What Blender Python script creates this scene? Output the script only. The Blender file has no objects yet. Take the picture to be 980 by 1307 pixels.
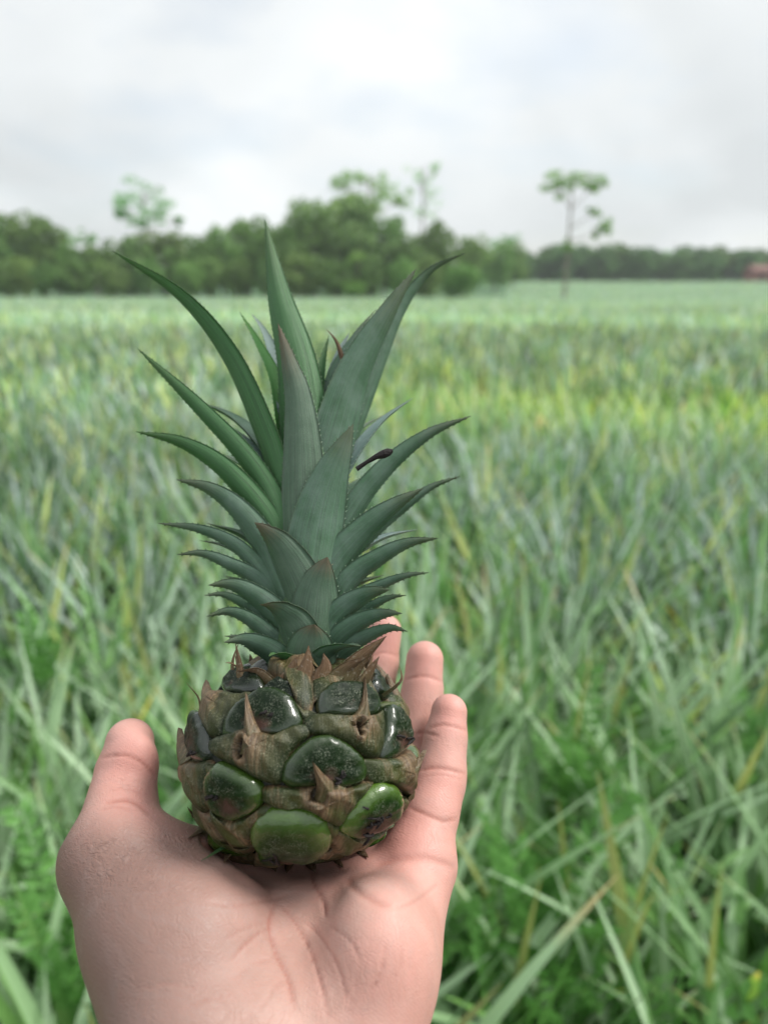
import bpy, math, random
import numpy as np
from mathutils import Vector, Matrix

random.seed(7)
RNG = np.random.default_rng(7)
SC = bpy.context.scene
COL = SC.collection

# ------------------------------------------------------------------ camera
PITCH = 18.0
CAM_H = 1.70
cam_d = bpy.data.cameras.new("camera")
cam = bpy.data.objects.new("camera", cam_d)
COL.objects.link(cam)
cam.location = (0, 0, CAM_H)
cam.rotation_euler = (math.radians(90 - PITCH), 0, 0)
cam_d.sensor_fit = 'VERTICAL'
cam_d.sensor_height = 36.0
cam_d.lens = 26.0
cam_d.clip_start = 0.01
cam_d.clip_end = 2000
cam_d.dof.use_dof = True
cam_d.dof.focus_distance = 0.235
cam_d.dof.aperture_fstop = 26e-3 / 0.0033          # a phone's tiny pupil
SC.camera = cam
FPX = 26 / 36 * 1307.0

# ------------------------------------------------------------------ world, sun, exposure
SUN_EL, SUN_AZ = math.radians(50), math.radians(76)   # azimuth clockwise from the view direction
world = bpy.data.worlds.new("World")
SC.world = world
world.use_nodes = True
wn = world.node_tree; wn.nodes.clear()
def N(nt, typ, **kw):
    n = nt.nodes.new(typ)
    for k, v in kw.items():
        if k in ('inputs',):
            for i, val in v.items(): n.inputs[i].default_value = val
        else: setattr(n, k, v)
    return n
out = N(wn, 'ShaderNodeOutputWorld'); bg = N(wn, 'ShaderNodeBackground')
sky = N(wn, 'ShaderNodeTexSky', sky_type='NISHITA', sun_disc=False, sun_elevation=SUN_EL, sun_rotation=SUN_AZ)
tc = N(wn, 'ShaderNodeTexCoord'); sep = N(wn, 'ShaderNodeSeparateXYZ')
wn.links.new(tc.outputs['Generated'], sep.inputs[0])
def wmath(op, a, b=None):
    m = N(wn, 'ShaderNodeMath', operation=op)
    for i, v in enumerate((a, b)):
        if v is None: continue
        if isinstance(v, (int, float)): m.inputs[i].default_value = v
        else: wn.links.new(v, m.inputs[i])
    return m.outputs[0]
zz = wmath('ADD', wmath('MAXIMUM', sep.outputs[2], 0.0), 0.30)
comb = N(wn, 'ShaderNodeCombineXYZ')
wn.links.new(wmath('DIVIDE', sep.outputs[0], zz), comb.inputs[0])
wn.links.new(wmath('DIVIDE', sep.outputs[1], zz), comb.inputs[1])
n1 = N(wn, 'ShaderNodeTexNoise', inputs={'Scale': 0.75, 'Detail': 4.0, 'Roughness': 0.45, 'Distortion': 0.5})
n2 = N(wn, 'ShaderNodeTexNoise', inputs={'Scale': 2.1, 'Detail': 5.0, 'Roughness': 0.5})
wn.links.new(comb.outputs[0], n1.inputs['Vector']); wn.links.new(comb.outputs[0], n2.inputs['Vector'])
cr = N(wn, 'ShaderNodeValToRGB')
cr.color_ramp.elements[0].position = 0.38; cr.color_ramp.elements[0].color = (0.475, 0.498, 0.506, 1)
cr.color_ramp.elements[1].position = 0.60; cr.color_ramp.elements[1].color = (0.685, 0.705, 0.71, 1)
wn.links.new(n1.outputs[0], cr.inputs[0])
skys = N(wn, 'ShaderNodeMix', data_type='RGBA', blend_type='MULTIPLY')
skys.inputs[0].default_value = 1.0; skys.inputs[7].default_value = (0.10, 0.10, 0.10, 1)
wn.links.new(sky.outputs[0], skys.inputs[6])
cov = N(wn, 'ShaderNodeMapRange', inputs={1: 0.36, 2: 0.54, 3: 0.74, 4: 0.98})
wn.links.new(n2.outputs[0], cov.inputs[0])
mx = N(wn, 'ShaderNodeMix', data_type='RGBA')
wn.links.new(cov.outputs[0], mx.inputs[0]); wn.links.new(skys.outputs[2], mx.inputs[6]); wn.links.new(cr.outputs[0], mx.inputs[7])
wn.links.new(mx.outputs[2], bg.inputs[0]); bg.inputs[1].default_value = 1.0
wn.links.new(bg.outputs[0], out.inputs[0])

sun_d = bpy.data.lights.new("sun", 'SUN'); sun = bpy.data.objects.new("sun", sun_d); COL.objects.link(sun)
sun_d.energy = 2.5; sun_d.angle = math.radians(20); sun_d.color = (1.0, 0.965, 0.91)
sd = Vector((math.sin(SUN_AZ) * math.cos(SUN_EL), math.cos(SUN_AZ) * math.cos(SUN_EL), math.sin(SUN_EL)))
sun.rotation_euler = sd.to_track_quat('Z', 'Y').to_euler()
sun.location = (4, -2, 12)
SC.view_settings.view_transform = 'Standard'
SC.view_settings.look = 'None'
SC.view_settings.exposure = 0.65
SC.view_settings.gamma = 1.0

# ------------------------------------------------------------------ helpers
def tag(o, label=None, cat=None, group=None, kind=None):
    if label: o['label'] = label
    if cat: o['category'] = cat
    if group: o['group'] = group
    if kind: o['kind'] = kind
    return o

def mesh_np(name, V, quads=None, tris=None, mats=(), attrs=None, uv=None, smooth=True, mat_idx=None):
    """mesh from numpy arrays; uv is per vertex"""
    me = bpy.data.meshes.new(name)
    V = np.asarray(V, dtype=np.float32)
    q = np.zeros((0, 4), int) if quads is None else np.asarray(quads, int).reshape(-1, 4)
    t = np.zeros((0, 3), int) if tris is None else np.asarray(tris, int).reshape(-1, 3)
    me.vertices.add(len(V)); me.vertices.foreach_set('co', V.ravel())
    loops = np.concatenate([q.ravel(), t.ravel()]).astype(np.int32)
    me.loops.add(len(loops)); me.loops.foreach_set('vertex_index', loops)
    starts = np.concatenate([np.arange(len(q)) * 4, len(q) * 4 + np.arange(len(t)) * 3]).astype(np.int32)
    me.polygons.add(len(q) + len(t)); me.polygons.foreach_set('loop_start', starts)
    if mat_idx is not None: me.polygons.foreach_set('material_index', np.asarray(mat_idx, np.int32))
    me.polygons.foreach_set('use_smooth', np.full(len(q) + len(t), smooth))
    if uv is not None:
        l = me.uv_layers.new(name='UVMap')
        l.data.foreach_set('uv', np.asarray(uv, np.float32)[loops].ravel())
    for k, a in (attrs or {}).items():
        a = np.asarray(a, np.float32)
        if a.ndim == 1:
            me.attributes.new(k, 'FLOAT', 'POINT').data.foreach_set('value', a)
        else:
            me.attributes.new(k, 'FLOAT_VECTOR', 'POINT').data.foreach_set('vector', a[:, :3].ravel())
    me.update(calc_edges=True); me.validate()
    for m in mats: me.materials.append(m)
    return me

def link(name, data, parent=None, loc=None, rz=None):
    o = bpy.data.objects.new(name, data); COL.objects.link(o)
    if parent is not None: o.parent = parent
    if loc is not None: o.location = loc
    if rz is not None: o.rotation_euler = (0, 0, rz)
    return o

class MB:
    """collects vertices and faces with per-vertex uv / attributes"""
    def __init__(s): s.V = []; s.Q = []; s.T = []; s.UV = []; s.A = {}; s.n = 0
    def add(s, V, Q=None, T=None, uv=None, **attrs):
        V = np.asarray(V, float).reshape(-1, 3)
        if Q is not None and len(Q): s.Q.append(np.asarray(Q, int).reshape(-1, 4) + s.n)
        if T is not None and len(T): s.T.append(np.asarray(T, int).reshape(-1, 3) + s.n)
        s.V.append(V); s.UV.append(np.zeros((len(V), 2)) if uv is None else np.asarray(uv, float))
        for k, a in attrs.items():
            a = np.asarray(a, float)
            if a.ndim == 0: a = np.full(len(V), float(a))
            if a.ndim == 1 and len(a) == 3 and len(V) != 3: a = np.tile(a, (len(V), 1))
            s.A.setdefault(k, []).append(a)
        s.n += len(V)
    def mesh(s, name, mats, smooth=True):
        return mesh_np(name, np.concatenate(s.V), np.concatenate(s.Q) if s.Q else None,
                       np.concatenate(s.T) if s.T else None, mats,
                       {k: np.concatenate(a) for k, a in s.A.items()}, np.concatenate(s.UV), smooth)

def grid_quads(nu, nv, wrap_u=False):
    """index grid [v][u]; nu columns, nv rows"""
    u = np.arange(nu if wrap_u else nu - 1); v = np.arange(nv - 1)
    U, Vv = np.meshgrid(u, v)
    a = Vv * nu + U; b = Vv * nu + (U + 1) % nu
    return np.stack([a, b, b + nu, a + nu], -1).reshape(-1, 4)

def catmull(pts, n):
    P = np.asarray(pts, float)
    if len(P) == 2: t = np.linspace(0, 1, n)[:, None]; return P[0] * (1 - t) + P[1] * t
    E = np.vstack([2 * P[0] - P[1], P, 2 * P[-1] - P[-2]])
    seg = np.linalg.norm(np.diff(P[:, :2], axis=0), axis=1); cum = np.concatenate([[0], np.cumsum(seg)]); cum /= cum[-1]
    out = []
    for t in np.linspace(0, 1, n):
        i = min(np.searchsorted(cum, t, side='right') - 1, len(P) - 2)
        u = (t - cum[i]) / max(cum[i + 1] - cum[i], 1e-9)
        p0, p1, p2, p3 = E[i], E[i + 1], E[i + 2], E[i + 3]
        out.append(.5 * ((2 * p1) + (p2 - p0) * u + (2 * p0 - 5 * p1 + 4 * p2 - p3) * u * u + (3 * p1 - p0 - 3 * p2 + p3) * u ** 3))
    return np.array(out)

def sstep(x, a=0.0, b=1.0):
    x = np.clip((x - a) / (b - a), 0, 1); return x * x * (3 - 2 * x)

def ico(sub):
    import bmesh
    bm = bmesh.new(); bmesh.ops.create_icosphere(bm, subdivisions=sub, radius=1)
    V = np.array([v.co[:] for v in bm.verts]); T = np.array([[v.index for v in f.verts] for f in bm.faces]); bm.free()
    return V, T

# ------------------------------------------------------------------ materials
class NT:
    def __init__(s, name):
        s.m = bpy.data.materials.new(name); s.m.use_nodes = True
        s.t = s.m.node_tree; s.t.nodes.clear()
        s.out = s.t.nodes.new('ShaderNodeOutputMaterial'); s.p = s.t.nodes.new('ShaderNodeBsdfPrincipled')
        s.t.links.new(s.p.outputs[0], s.out.inputs[0])
    def n(s, typ, **kw):
        n = s.t.nodes.new(typ)
        ins = kw.pop('i', {})
        for k, v in kw.items(): setattr(n, k, v)
        for k, v in ins.items(): s.put(n.inputs[k], v)
        return n
    def put(s, sock, v):
        if hasattr(v, 'is_output') or isinstance(v, bpy.types.NodeSocket): s.t.links.new(v, sock)
        else: sock.default_value = v
    def set(s, **kw):
        for k, v in kw.items(): s.put(s.p.inputs[k.replace('_', ' ')], v)
    def noise(s, vec, scale, detail=4, rough=.55, dist=0, ty='3D'):
        n = s.n('ShaderNodeTexNoise', i={'Scale': scale, 'Detail': detail, 'Roughness': rough, 'Distortion': dist})
        if vec is not None: s.put(n.inputs['Vector'], vec)
        return n.outputs[0]
    def vor(s, vec, scale, feature='F1', rnd=1.0):
        n = s.n('ShaderNodeTexVoronoi', feature=feature, i={'Scale': scale, 'Randomness': rnd})
        if vec is not None: s.put(n.inputs['Vector'], vec)
        return n.outputs['Distance']
    def mp(s, vec, scale=(1, 1, 1), rot=(0, 0, 0)):
        return s.n('ShaderNodeMapping', i={'Vector': vec, 'Scale': scale, 'Rotation': rot}).outputs[0]
    def obj(s): return s.n('ShaderNodeTexCoord').outputs['Object']
    def uv(s): return s.n('ShaderNodeTexCoord').outputs['UV']
    def sep(s, v): return s.n('ShaderNodeSeparateXYZ', i={0: v}).outputs
    def attr(s, name, what='Fac'): return s.n('ShaderNodeAttribute', attribute_name=name).outputs[what]
    def ma(s, op, a, b=0.0, c=None):
        n = s.n('ShaderNodeMath', operation=op, i={0: a, 1: b})
        if c is not None: s.put(n.inputs[2], c)
        return n.outputs[0]
    def rng(s, x, a, b, c=0.0, d=1.0, smooth=False):
        n = s.n('ShaderNodeMapRange', i={0: x, 1: a, 2: b, 3: c, 4: d})
        if smooth: n.interpolation_type = 'SMOOTHSTEP'
        return n.outputs[0]
    def mix(s, f, a, b, mode='MIX'):
        n = s.n('ShaderNodeMix', data_type='RGBA', blend_type=mode)
        s.put(n.inputs[0], f); 
        for i, v in ((6, a), (7, b)):
            if isinstance(v, (tuple, list)): v = (*v[:3], 1)
            s.put(n.inputs[i], v)
        return n.outputs[2]
    def bump(s, h, strength, dist, normal=None):
        n = s.n('ShaderNodeBump', i={'Strength': strength, 'Distance': dist, 'Height': h})
        if normal is not None: s.put(n.inputs['Normal'], normal)
        return n.outputs[0]
    def backface(s): return s.n('ShaderNodeNewGeometry').outputs['Backfacing']

def m_simple(name, col, rough=.6, var=.3, scale=6, spec=.4, bump=0.0, bscale=30):
    k = NT(name); o = k.obj()
    c = k.mix(k.noise(o, scale), tuple(x * (1 - var) for x in col), tuple(x * (1 + var) for x in col))
    k.set(Base_Color=c, Roughness=rough, Specular_IOR_Level=spec)
    if bump: k.set(Normal=k.bump(k.noise(o, bscale), 1.0, bump))
    return k.m

def m_crown(name, base, pale, tip, tipamt, bloom=.58):
    """crown leaves: waxy, striated, blue green; u across, v along"""
    k = NT(name); uv = k.uv(); s = k.sep(uv)
    o = k.obj()
    streak = k.noise(k.mp(uv, (38, 1.6, 1)), 1.0, 5, .6)
    blotch = k.noise(o, 120, 4, .6)
    fine = k.noise(o, 1500, 2, .7)
    c = k.mix(k.rng(streak, .35, .65), tuple(x * .8 for x in base), tuple(x * 2.0 for x in base))
    c = k.mix(k.rng(blotch, .30, .68, .08, bloom), c, pale)
    c = k.mix(k.rng(fine, .55, .75, 0, .25), c, pale)
    # pale mid line and margins
    mid = k.ma('ABSOLUTE', k.ma('SUBTRACT', s[0], .5))
    c = k.mix(k.rng(mid, .006, .02, .22, 0), c, pale)
    c = k.mix(k.rng(mid, .47, .5, 0, .35), c, (.10, .13, .06))
    # greener towards the base, tip browned
    c = k.mix(k.rng(s[1], 0, .35, .25, 0), c, (.055, .13, .05))
    tipf = k.ma('MULTIPLY', k.rng(k.ma('ADD', s[1], k.rng(streak, .3, .7, -.12, .12)), .72, 1.0), tipamt)
    c = k.mix(tipf, c, tip)
    k.set(Base_Color=c, Roughness=k.rng(fine, .3, .7, .42, .6), Specular_IOR_Level=.45)
    h = k.ma('ADD', k.ma('MULTIPLY', k.noise(k.mp(uv, (70, 1.2, 1)), 1.0, 3), .7), k.ma('MULTIPLY', fine, .3))
    k.set(Normal=k.bump(h, .55, .0006))
    k.set(Subsurface_Weight=.04, Subsurface_Radius=(.3, 1, .2), Subsurface_Scale=.002)
    return k.m

M_CROWN = m_crown('crown_leaf_bluegreen', (.027, .076, .034), (.15, .225, .18), (.13, .09, .045), .45)
M_CROWN_OUT = m_crown('crown_leaf_green', (.024, .088, .024), (.11, .22, .10), (.14, .13, .04), .25, .22)
M_CROWN_RED = m_crown('crown_leaf_reddened', (.032, .070, .038), (.16, .225, .165), (.14, .075, .045), .75, .4)
M_CROWN_PALE = m_crown('crown_leaf_pale', (.13, .20, .18), (.38, .46, .46), (.2, .2, .1), .3, .5)
M_CROWN_BRIGHT = m_crown('crown_leaf_young', (.045, .16, .03), (.10, .28, .08), (.14, .16, .04), .3, .2)

def m_dry(name, a, b, green):
    k = NT(name); uv = k.uv(); o = k.obj(); s = k.sep(uv)
    st = k.noise(k.mp(uv, (30, 2, 1)), 1.0, 4, .6)
    c = k.mix(k.rng(st, .3, .7), a, b)
    c = k.mix(k.ma('MULTIPLY', k.rng(s[1], .1, .7, 1, 0), green), c, (.07, .085, .03))
    c = k.mix(k.rng(k.noise(o, 1100, 2), .56, .72, 0, .45), c, (.42, .38, .30))
    k.set(Base_Color=c, Roughness=.62, Specular_IOR_Level=.3, Normal=k.bump(st, .8, .0006))
    return k.m
M_DRY = m_dry('dry_bract', (.10, .055, .028), (.24, .15, .085), .7)
M_DRY2 = m_dry('dead_leaf', (.08, .045, .025), (.20, .125, .07), .0)

# fruitlet skin: glossy green darkened for the holder's shade, dusty frosting in the middle
def m_eye():
    k = NT('fruitlet_skin'); o = k.obj(); r = k.attr('rad'); g = k.attr('ripe'); ctr = k.attr('ctr')
    big = k.noise(o, 180, 3)
    dark = (.002, .008, .002); green = (.013, .048, .003); lime = (.085, .17, .015)
    c = k.mix(k.ma('MULTIPLY', k.ma('POWER', g, 1.4), k.rng(big, .3, .7, .4, 1.1)), dark, green)
    c = k.mix(k.ma('MULTIPLY', k.ma('POWER', g, 2.0), k.rng(r, .55, .9)), c, lime)
    sp = k.noise(o, 2100, 3, .8); sp2 = k.noise(o, 420, 3, .6)
    dust = k.ma('MULTIPLY', k.rng(sp, .52, .60), k.ma('MULTIPLY', k.rng(r, .82, .45), k.rng(sp2, .38, .62)))
    c = k.mix(k.ma('MULTIPLY', dust, .55), c, (.30, .33, .25))
    br = k.ma('MULTIPLY', k.rng(k.ma('ADD', ctr, k.rng(sp2, .2, .8, -.3, .3)), .35, .8), .9)
    c = k.mix(br, c, (.075, .035, .026))
    k.set(Base_Color=c, Roughness=k.ma('ADD', k.rng(r, .5, .85, .5, .24), k.ma('MULTIPLY', dust, .3)), Specular_IOR_Level=k.rng(r, .6, .9, .22, .6))
    h = k.ma('ADD', k.ma('MULTIPLY', sp, .25), k.ma('MULTIPLY', sp2, .75))
    k.set(Normal=k.bump(h, .8, .0006), Coat_Weight=k.rng(r, .62, .8, .0, .9), Coat_Roughness=.05)
    return k.m
M_EYE = m_eye()

def m_bract():
    k = NT('fruit_bract_skin'); o = k.obj(); b = k.attr('brown'); g = k.attr('ripe'); u = k.uv()  # olive and brown, darkened to carry the shade of the holder's body
    sp = k.noise(o, 2100, 3, .8); bl = k.noise(o, 200, 4, .6); st = k.noise(k.mp(u, (26, 3, 1)), 1.0, 4, .6)
    c = k.mix(k.rng(k.ma('ADD', k.attr('rad'), k.rng(bl, .3, .7, -.22, .22)), .95, .35), (.003, .011, .002), (.043, .041, .009))
    c = k.mix(k.ma('MULTIPLY', g, .5), c, (.085, .13, .02))
    bf = k.rng(k.ma('ADD', b, k.rng(st, .25, .75, -.25, .25)), .38, .95)
    c = k.mix(bf, c, k.mix(k.rng(st, .35, .65), (.050, .026, .013), (.20, .130, .068)))
    dk = k.rng(k.attr('slit'), .35, .8)
    c = k.mix(dk, c, (.03, .018, .01))
    c = k.mix(k.ma('MULTIPLY', k.rng(sp, .52, .62), k.rng(bl, .35, .6, .04, .45)), c, (.33, .33, .22))
    k.set(Base_Color=c, Roughness=k.rng(sp, .4, .6, .34, .55), Specular_IOR_Level=.38)
    k.set(Normal=k.bump(k.ma('ADD', k.ma('MULTIPLY', st, .7), k.ma('MULTIPLY', sp, .3)), .7, .0006))
    return k.m
M_BRACT = m_bract()
M_CORE = m_simple('fruit_gap_shade', (.006, .008, .003), .5, .5, 300, .4, .0005, 600)  # near-black core paints the shade in the gaps between skin pieces
M_SCAR = m_simple('dried_flower', (.018, .014, .014), .6, .5, 900, .3, .0006, 1500)

def m_skin():
    k = NT('skin'); o = k.obj()
    pink = k.attr('pink'); tan = k.attr('tan'); cre = k.attr('crease'); wr = k.attr('wrk'); s = k.uv()
    blot = k.noise(o, 55, 5, .6); blot2 = k.noise(o, 190, 5, .68)
    base = k.mix(k.rng(blot, .3, .7), (.46, .262, .212), (.61, .40, .34))
    c = k.mix(k.rng(blot2, .4, .7, 0, .55), base, (.60, .32, .265))
    c = k.mix(k.ma('MULTIPLY', pink, .85), c, (.70, .325, .275))
    c = k.mix(k.ma('MULTIPLY', tan, .85), c, (.175, .108, .088))  # tanned back of the hand, and thumb-side shade put into the colour
    c = k.mix(k.ma('MULTIPLY', cre, .6), c, (.36, .13, .095))
    # bluish veins, faint
    v = k.noise(o, 22, 2, .5, 1.5)
    c = k.mix(k.rng(k.ma('ABSOLUTE', k.ma('SUBTRACT', v, .5)), 0, .03, .10, 0), c, (.33, .27, .26))
    # skin ridges and pores
    fing = k.n('ShaderNodeTexWave', wave_type='BANDS', bands_direction='DIAGONAL', i={'Vector': o, 'Scale': 420.0, 'Distortion': 9.0, 'Detail': 2.0, 'Detail Scale': .12}).outputs['Fac']
    wq = k.n('ShaderNodeTexNoise', i={'Vector': o, 'Scale': 260.0, 'Detail': 3.0})
    wo = k.n('ShaderNodeVectorMath', operation='ADD', i={0: o, 1: k.n('ShaderNodeVectorMath', operation='SCALE', i={0: wq.outputs['Color'], 'Scale': .0035}).outputs[0]}).outputs[0]
    cell = k.vor(k.mp(wo, (.55, .55, 2.0), (0, .35, 0)), 620, 'DISTANCE_TO_EDGE')
    cell2 = k.vor(k.mp(wo, (.45, .6, 2.4), (0, -.45, 0)), 420, 'DISTANCE_TO_EDGE')
    vis_ = k.rng(k.noise(o, 150, 3), .35, .65, .45, 1.0)
    cl = k.ma('SUBTRACT', 1.0, k.ma('MULTIPLY', vis_, k.ma('SUBTRACT', 1.0, k.ma('MINIMUM', k.rng(cell, 0, .30), k.rng(cell2, 0, .22, .15, 1.0)))))
    f1 = k.ma('MULTIPLY', k.ma('ADD', k.ma('MULTIPLY', wr, .75), .15), cl)
    wp = k.n('ShaderNodeVectorMath', operation='ADD', i={0: o, 1: k.n('ShaderNodeVectorMath', operation='SCALE', i={0: k.n('ShaderNodeTexNoise', i={'Vector': o, 'Scale': 90.0, 'Detail': 2.0}).outputs['Color'], 'Scale': .012}).outputs[0]}).outputs[0]
    net = k.ma('MINIMUM', k.rng(k.vor(k.mp(wp, (1.6, 1, .4), (0, .75, 0)), 230, 'DISTANCE_TO_EDGE'), 0, .05), k.rng(k.vor(k.mp(wp, (2.0, 1, .35), (0, -.55, 0)), 150, 'DISTANCE_TO_EDGE'), 0, .035))
    net = k.ma('SUBTRACT', 1.0, k.ma('MULTIPLY', k.ma('SUBTRACT', 1.0, net), k.rng(k.noise(o, 60, 3), .40, .6)))
    f1 = k.ma('ADD', f1, k.ma('MULTIPLY', net, .15))
    c = k.mix(k.ma('MULTIPLY', k.ma('SUBTRACT', 1.0, net), .07), c, (.40, .16, .12))
    h = k.ma('ADD', f1, k.ma('MULTIPLY', fing, k.rng(wr, 0, .5, .035, 0)))
    h = k.ma('ADD', h, k.ma('MULTIPLY', k.noise(o, 420, 4, .7), .38))
    c = k.mix(k.ma('MULTIPLY', k.ma('SUBTRACT', 1.0, cl), k.ma('ADD', k.ma('MULTIPLY', wr, .04), .02)), c, (.30, .15, .12))
    k.set(Base_Color=c, Roughness=k.rng(k.ma('ADD', k.ma('MULTIPLY', cl, .5), k.ma('MULTIPLY', tan, .2)), 0, .7, .60, .45), Specular_IOR_Level=.42)
    k.set(Subsurface_Weight=.10, Subsurface_Radius=(1.0, .35, .18), Subsurface_Scale=.004)
    k.set(Normal=k.bump(h, .8, .00040))
    return k.m
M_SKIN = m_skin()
M_NAIL = m_simple('fingernail', (.62, .40, .34), .25, .08, 60, .5)

def m_field(name, base, pale, dry):
    """field leaves: tint comes per object (colour) and per vertex"""
    k = NT(name); uv = k.uv(); s = k.sep(uv)
    oi = k.n('ShaderNodeObjectInfo'); tint = k.attr('tint', 'Color')
    st = k.noise(k.mp(uv, (9, 1.5, 1)), 1.0, 3)
    c = k.mix(k.rng(st, .3, .7), base, tuple(x * 1.5 for x in base))
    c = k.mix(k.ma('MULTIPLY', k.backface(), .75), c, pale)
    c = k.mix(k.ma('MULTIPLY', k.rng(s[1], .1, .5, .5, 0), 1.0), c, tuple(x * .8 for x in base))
    c = k.mix(k.ma('MULTIPLY', k.rng(k.ma('ADD', s[1], k.attr('dry')), 1.0, 1.12), 1.0), c, dry)
    c = k.mix(1.0, c, tint, 'MULTIPLY'); c = k.mix(1.0, c, oi.outputs['Color'], 'MULTIPLY')
    k.set(Base_Color=c, Roughness=.42, Specular_IOR_Level=.5)
    tr = k.n('ShaderNodeBsdfTranslucent', i={0: k.mix(1.0, c, (1.0, 1.05, .78), 'MULTIPLY')})
    mxs = k.n('ShaderNodeMixShader', i={0: .35}); k.t.links.new(k.p.outputs[0], mxs.inputs[1]); k.t.links.new(tr.outputs[0], mxs.inputs[2])
    k.t.links.new(mxs.outputs[0], k.out.inputs[0])
    return k.m
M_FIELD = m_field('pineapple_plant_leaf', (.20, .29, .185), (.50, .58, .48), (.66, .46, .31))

def m_foliage(name, a, b):
    k = NT(name); oi = k.n('ShaderNodeObjectInfo')
    c = k.mix(k.attr('rnd'), a, b); c = k.mix(1.0, c, oi.outputs['Color'], 'MULTIPLY')
    k.set(Base_Color=c, Roughness=.55, Specular_IOR_Level=.3)
    tr = k.n('ShaderNodeBsdfTranslucent', i={0: c})
    mxs = k.n('ShaderNodeMixShader', i={0: .3}); k.t.links.new(k.p.outputs[0], mxs.inputs[1]); k.t.links.new(tr.outputs[0], mxs.inputs[2])
    k.t.links.new(mxs.outputs[0], k.out.inputs[0])
    return k.m
M_TREE = m_foliage('tree_foliage', (.085, .19, .045), (.31, .50, .14))
M_WEED = m_foliage('weed_foliage', (.09, .24, .05), (.19, .42, .11))
M_BARK = m_simple('pale_bark', (.24, .21, .17), .8, .3, 2, .2, .02, 6)

# ================================================================== the ground
def gz(x, y):
    """terrain height: the field dips gently to the trees and rises beyond"""
    x = np.asarray(x, float); y = np.asarray(y, float)
    return -1.35 * sstep(y, 4, 88) * np.clip(y / 88, 0, 1) ** .3 + .75 * sstep(y, 88, 175)

def make_ground():
    ys = np.concatenate([[-40, -10], np.linspace(-4, 30, 60), np.geomspace(32, 420, 44)])
    xs = np.concatenate([-np.geomspace(330, 8, 30), np.linspace(-7, 7, 30), np.geomspace(8, 330, 30)])
    X, Y = np.meshgrid(xs, ys); Z = gz(X, Y)
    V = np.stack([X, Y, Z], -1).reshape(-1, 3)
    k = NT('ground_soil_and_cover'); o = k.obj(); s = k.sep(o)
    near = k.mix(k.noise(o, 3.0, 6), (.022, .017, .011), (.06, .045, .03))
    near = k.mix(k.rng(k.noise(o, 1.1, 4), .45, .62), near, (.03, .055, .02))
    far = k.mix(k.noise(k.mp(o, (1, .35, 1)), .35, 5, .6), (.085, .17, .085), (.15, .25, .14))
    c = k.mix(k.rng(s[1], 25, 70), near, far)
    k.set(Base_Color=c, Roughness=.9, Specular_IOR_Level=.1, Normal=k.bump(k.noise(o, 9, 6, .65), .9, .06))
    me = mesh_np('ground', V, grid_quads(len(xs), len(ys)), mats=[k.m])
    tag(link('ground', me), kind='structure')
make_ground()

# ================================================================== pineapple plants of the field
def strap(L, W, lean, droop, nseg, nacross, az=0.0, twist=0.0, base_h=0.05, fold=.35, base_r=.03):
    """one long leaf leaving the plant's heart; returns V, quads, uv. lean: radians from vertical"""
    t = np.linspace(0, 1, nseg + 1)
    ang = lean + droop * t ** 1.7
    ds = L / nseg
    r = base_r + np.concatenate([[0], np.cumsum(np.sin((ang[1:] + ang[:-1]) / 2) * ds)])
    z = base_h + np.concatenate([[0], np.cumsum(np.cos((ang[1:] + ang[:-1]) / 2) * ds)])
    w = W * (0.75 + .25 * np.minimum(1, t / .15)) * (1 - t ** 2.2) ** .9 + .0006
    u = np.linspace(-1, 1, nacross)
    tw = twist * t
    V = []
    for i in range(nseg + 1):
        nrm = np.array([-np.cos(ang[i]), 0, np.sin(ang[i])])       # upper side (towards the axis/up)
        side = np.array([0, 1.0, 0])
        s2 = side * np.cos(tw[i]) + nrm * np.sin(tw[i]); n2 = nrm * np.cos(tw[i]) - side * np.sin(tw[i])
        for uu in u:
            V.append(np.array([r[i], 0, z[i]]) + s2 * uu * w[i] + n2 * fold * abs(uu) ** 1.3 * w[i])
    V = np.array(V); ca, sa = math.cos(az), math.sin(az)
    V = np.stack([V[:, 0] * ca - V[:, 1] * sa, V[:, 0] * sa + V[:, 1] * ca, V[:, 2]], -1)
    uv = np.stack([np.tile((u + 1) / 2, nseg + 1), np.repeat(t, nacross)], -1)
    return V, grid_quads(nacross, nseg + 1), uv

GA = math.radians(137.508)
def leaf_params(rg, k, n):
    f = k / n                                   # 0 outer/old .. 1 inner/young
    lean = math.radians(50 - 42 * f + rg.normal(0, 6)); lean = max(lean, .04)
    L = (.40 + .27 * math.sin(math.pi * (.25 + .6 * f))) * rg.uniform(.82, 1.12)
    return L, lean, math.radians(rg.uniform(8, 34) * (1.15 - f)), k * GA + rg.normal(0, .2)

def dryness(rg, f):
    q = rg.random()
    if q < .015: return rg.uniform(.3, .9)
    if q < .26: return rg.uniform(.03, .16)
    return rg.uniform(-.1, .03)
def tintc(rg):
    q = rg.random()
    if q < .15: return np.array([1.45, 1.35, .55]) * rg.uniform(.8, 1.2)
    if q < .36: return np.array([.80, 1.12, .55]) * rg.uniform(.7, 1.1)
    if q < .72: return np.array([1.0, 1.0, 1.06]) * rg.uniform(.95, 1.5)
    return np.array([.66, .90, .62]) * rg.uniform(.25, 1.0)

def plant_mesh(name, seed, n, nseg, nac, Wm=1.0, scale=1.0):
    rg = np.random.default_rng(seed); b = MB()
    for k in range(n):
        L, lean, dr, az = leaf_params(rg, k, n)
        V, Q, uv = strap(L * scale, .0150 * Wm * rg.uniform(.8, 1.2), lean, dr, nseg, nac, az, rg.normal(0, .5))
        b.add(V, Q, uv=uv, tint=np.tile(tintc(rg), (len(V), 1)), dry=np.full(len(V), dryness(rg, k / n)))
    return b.mesh(name, [M_FIELD])

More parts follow.
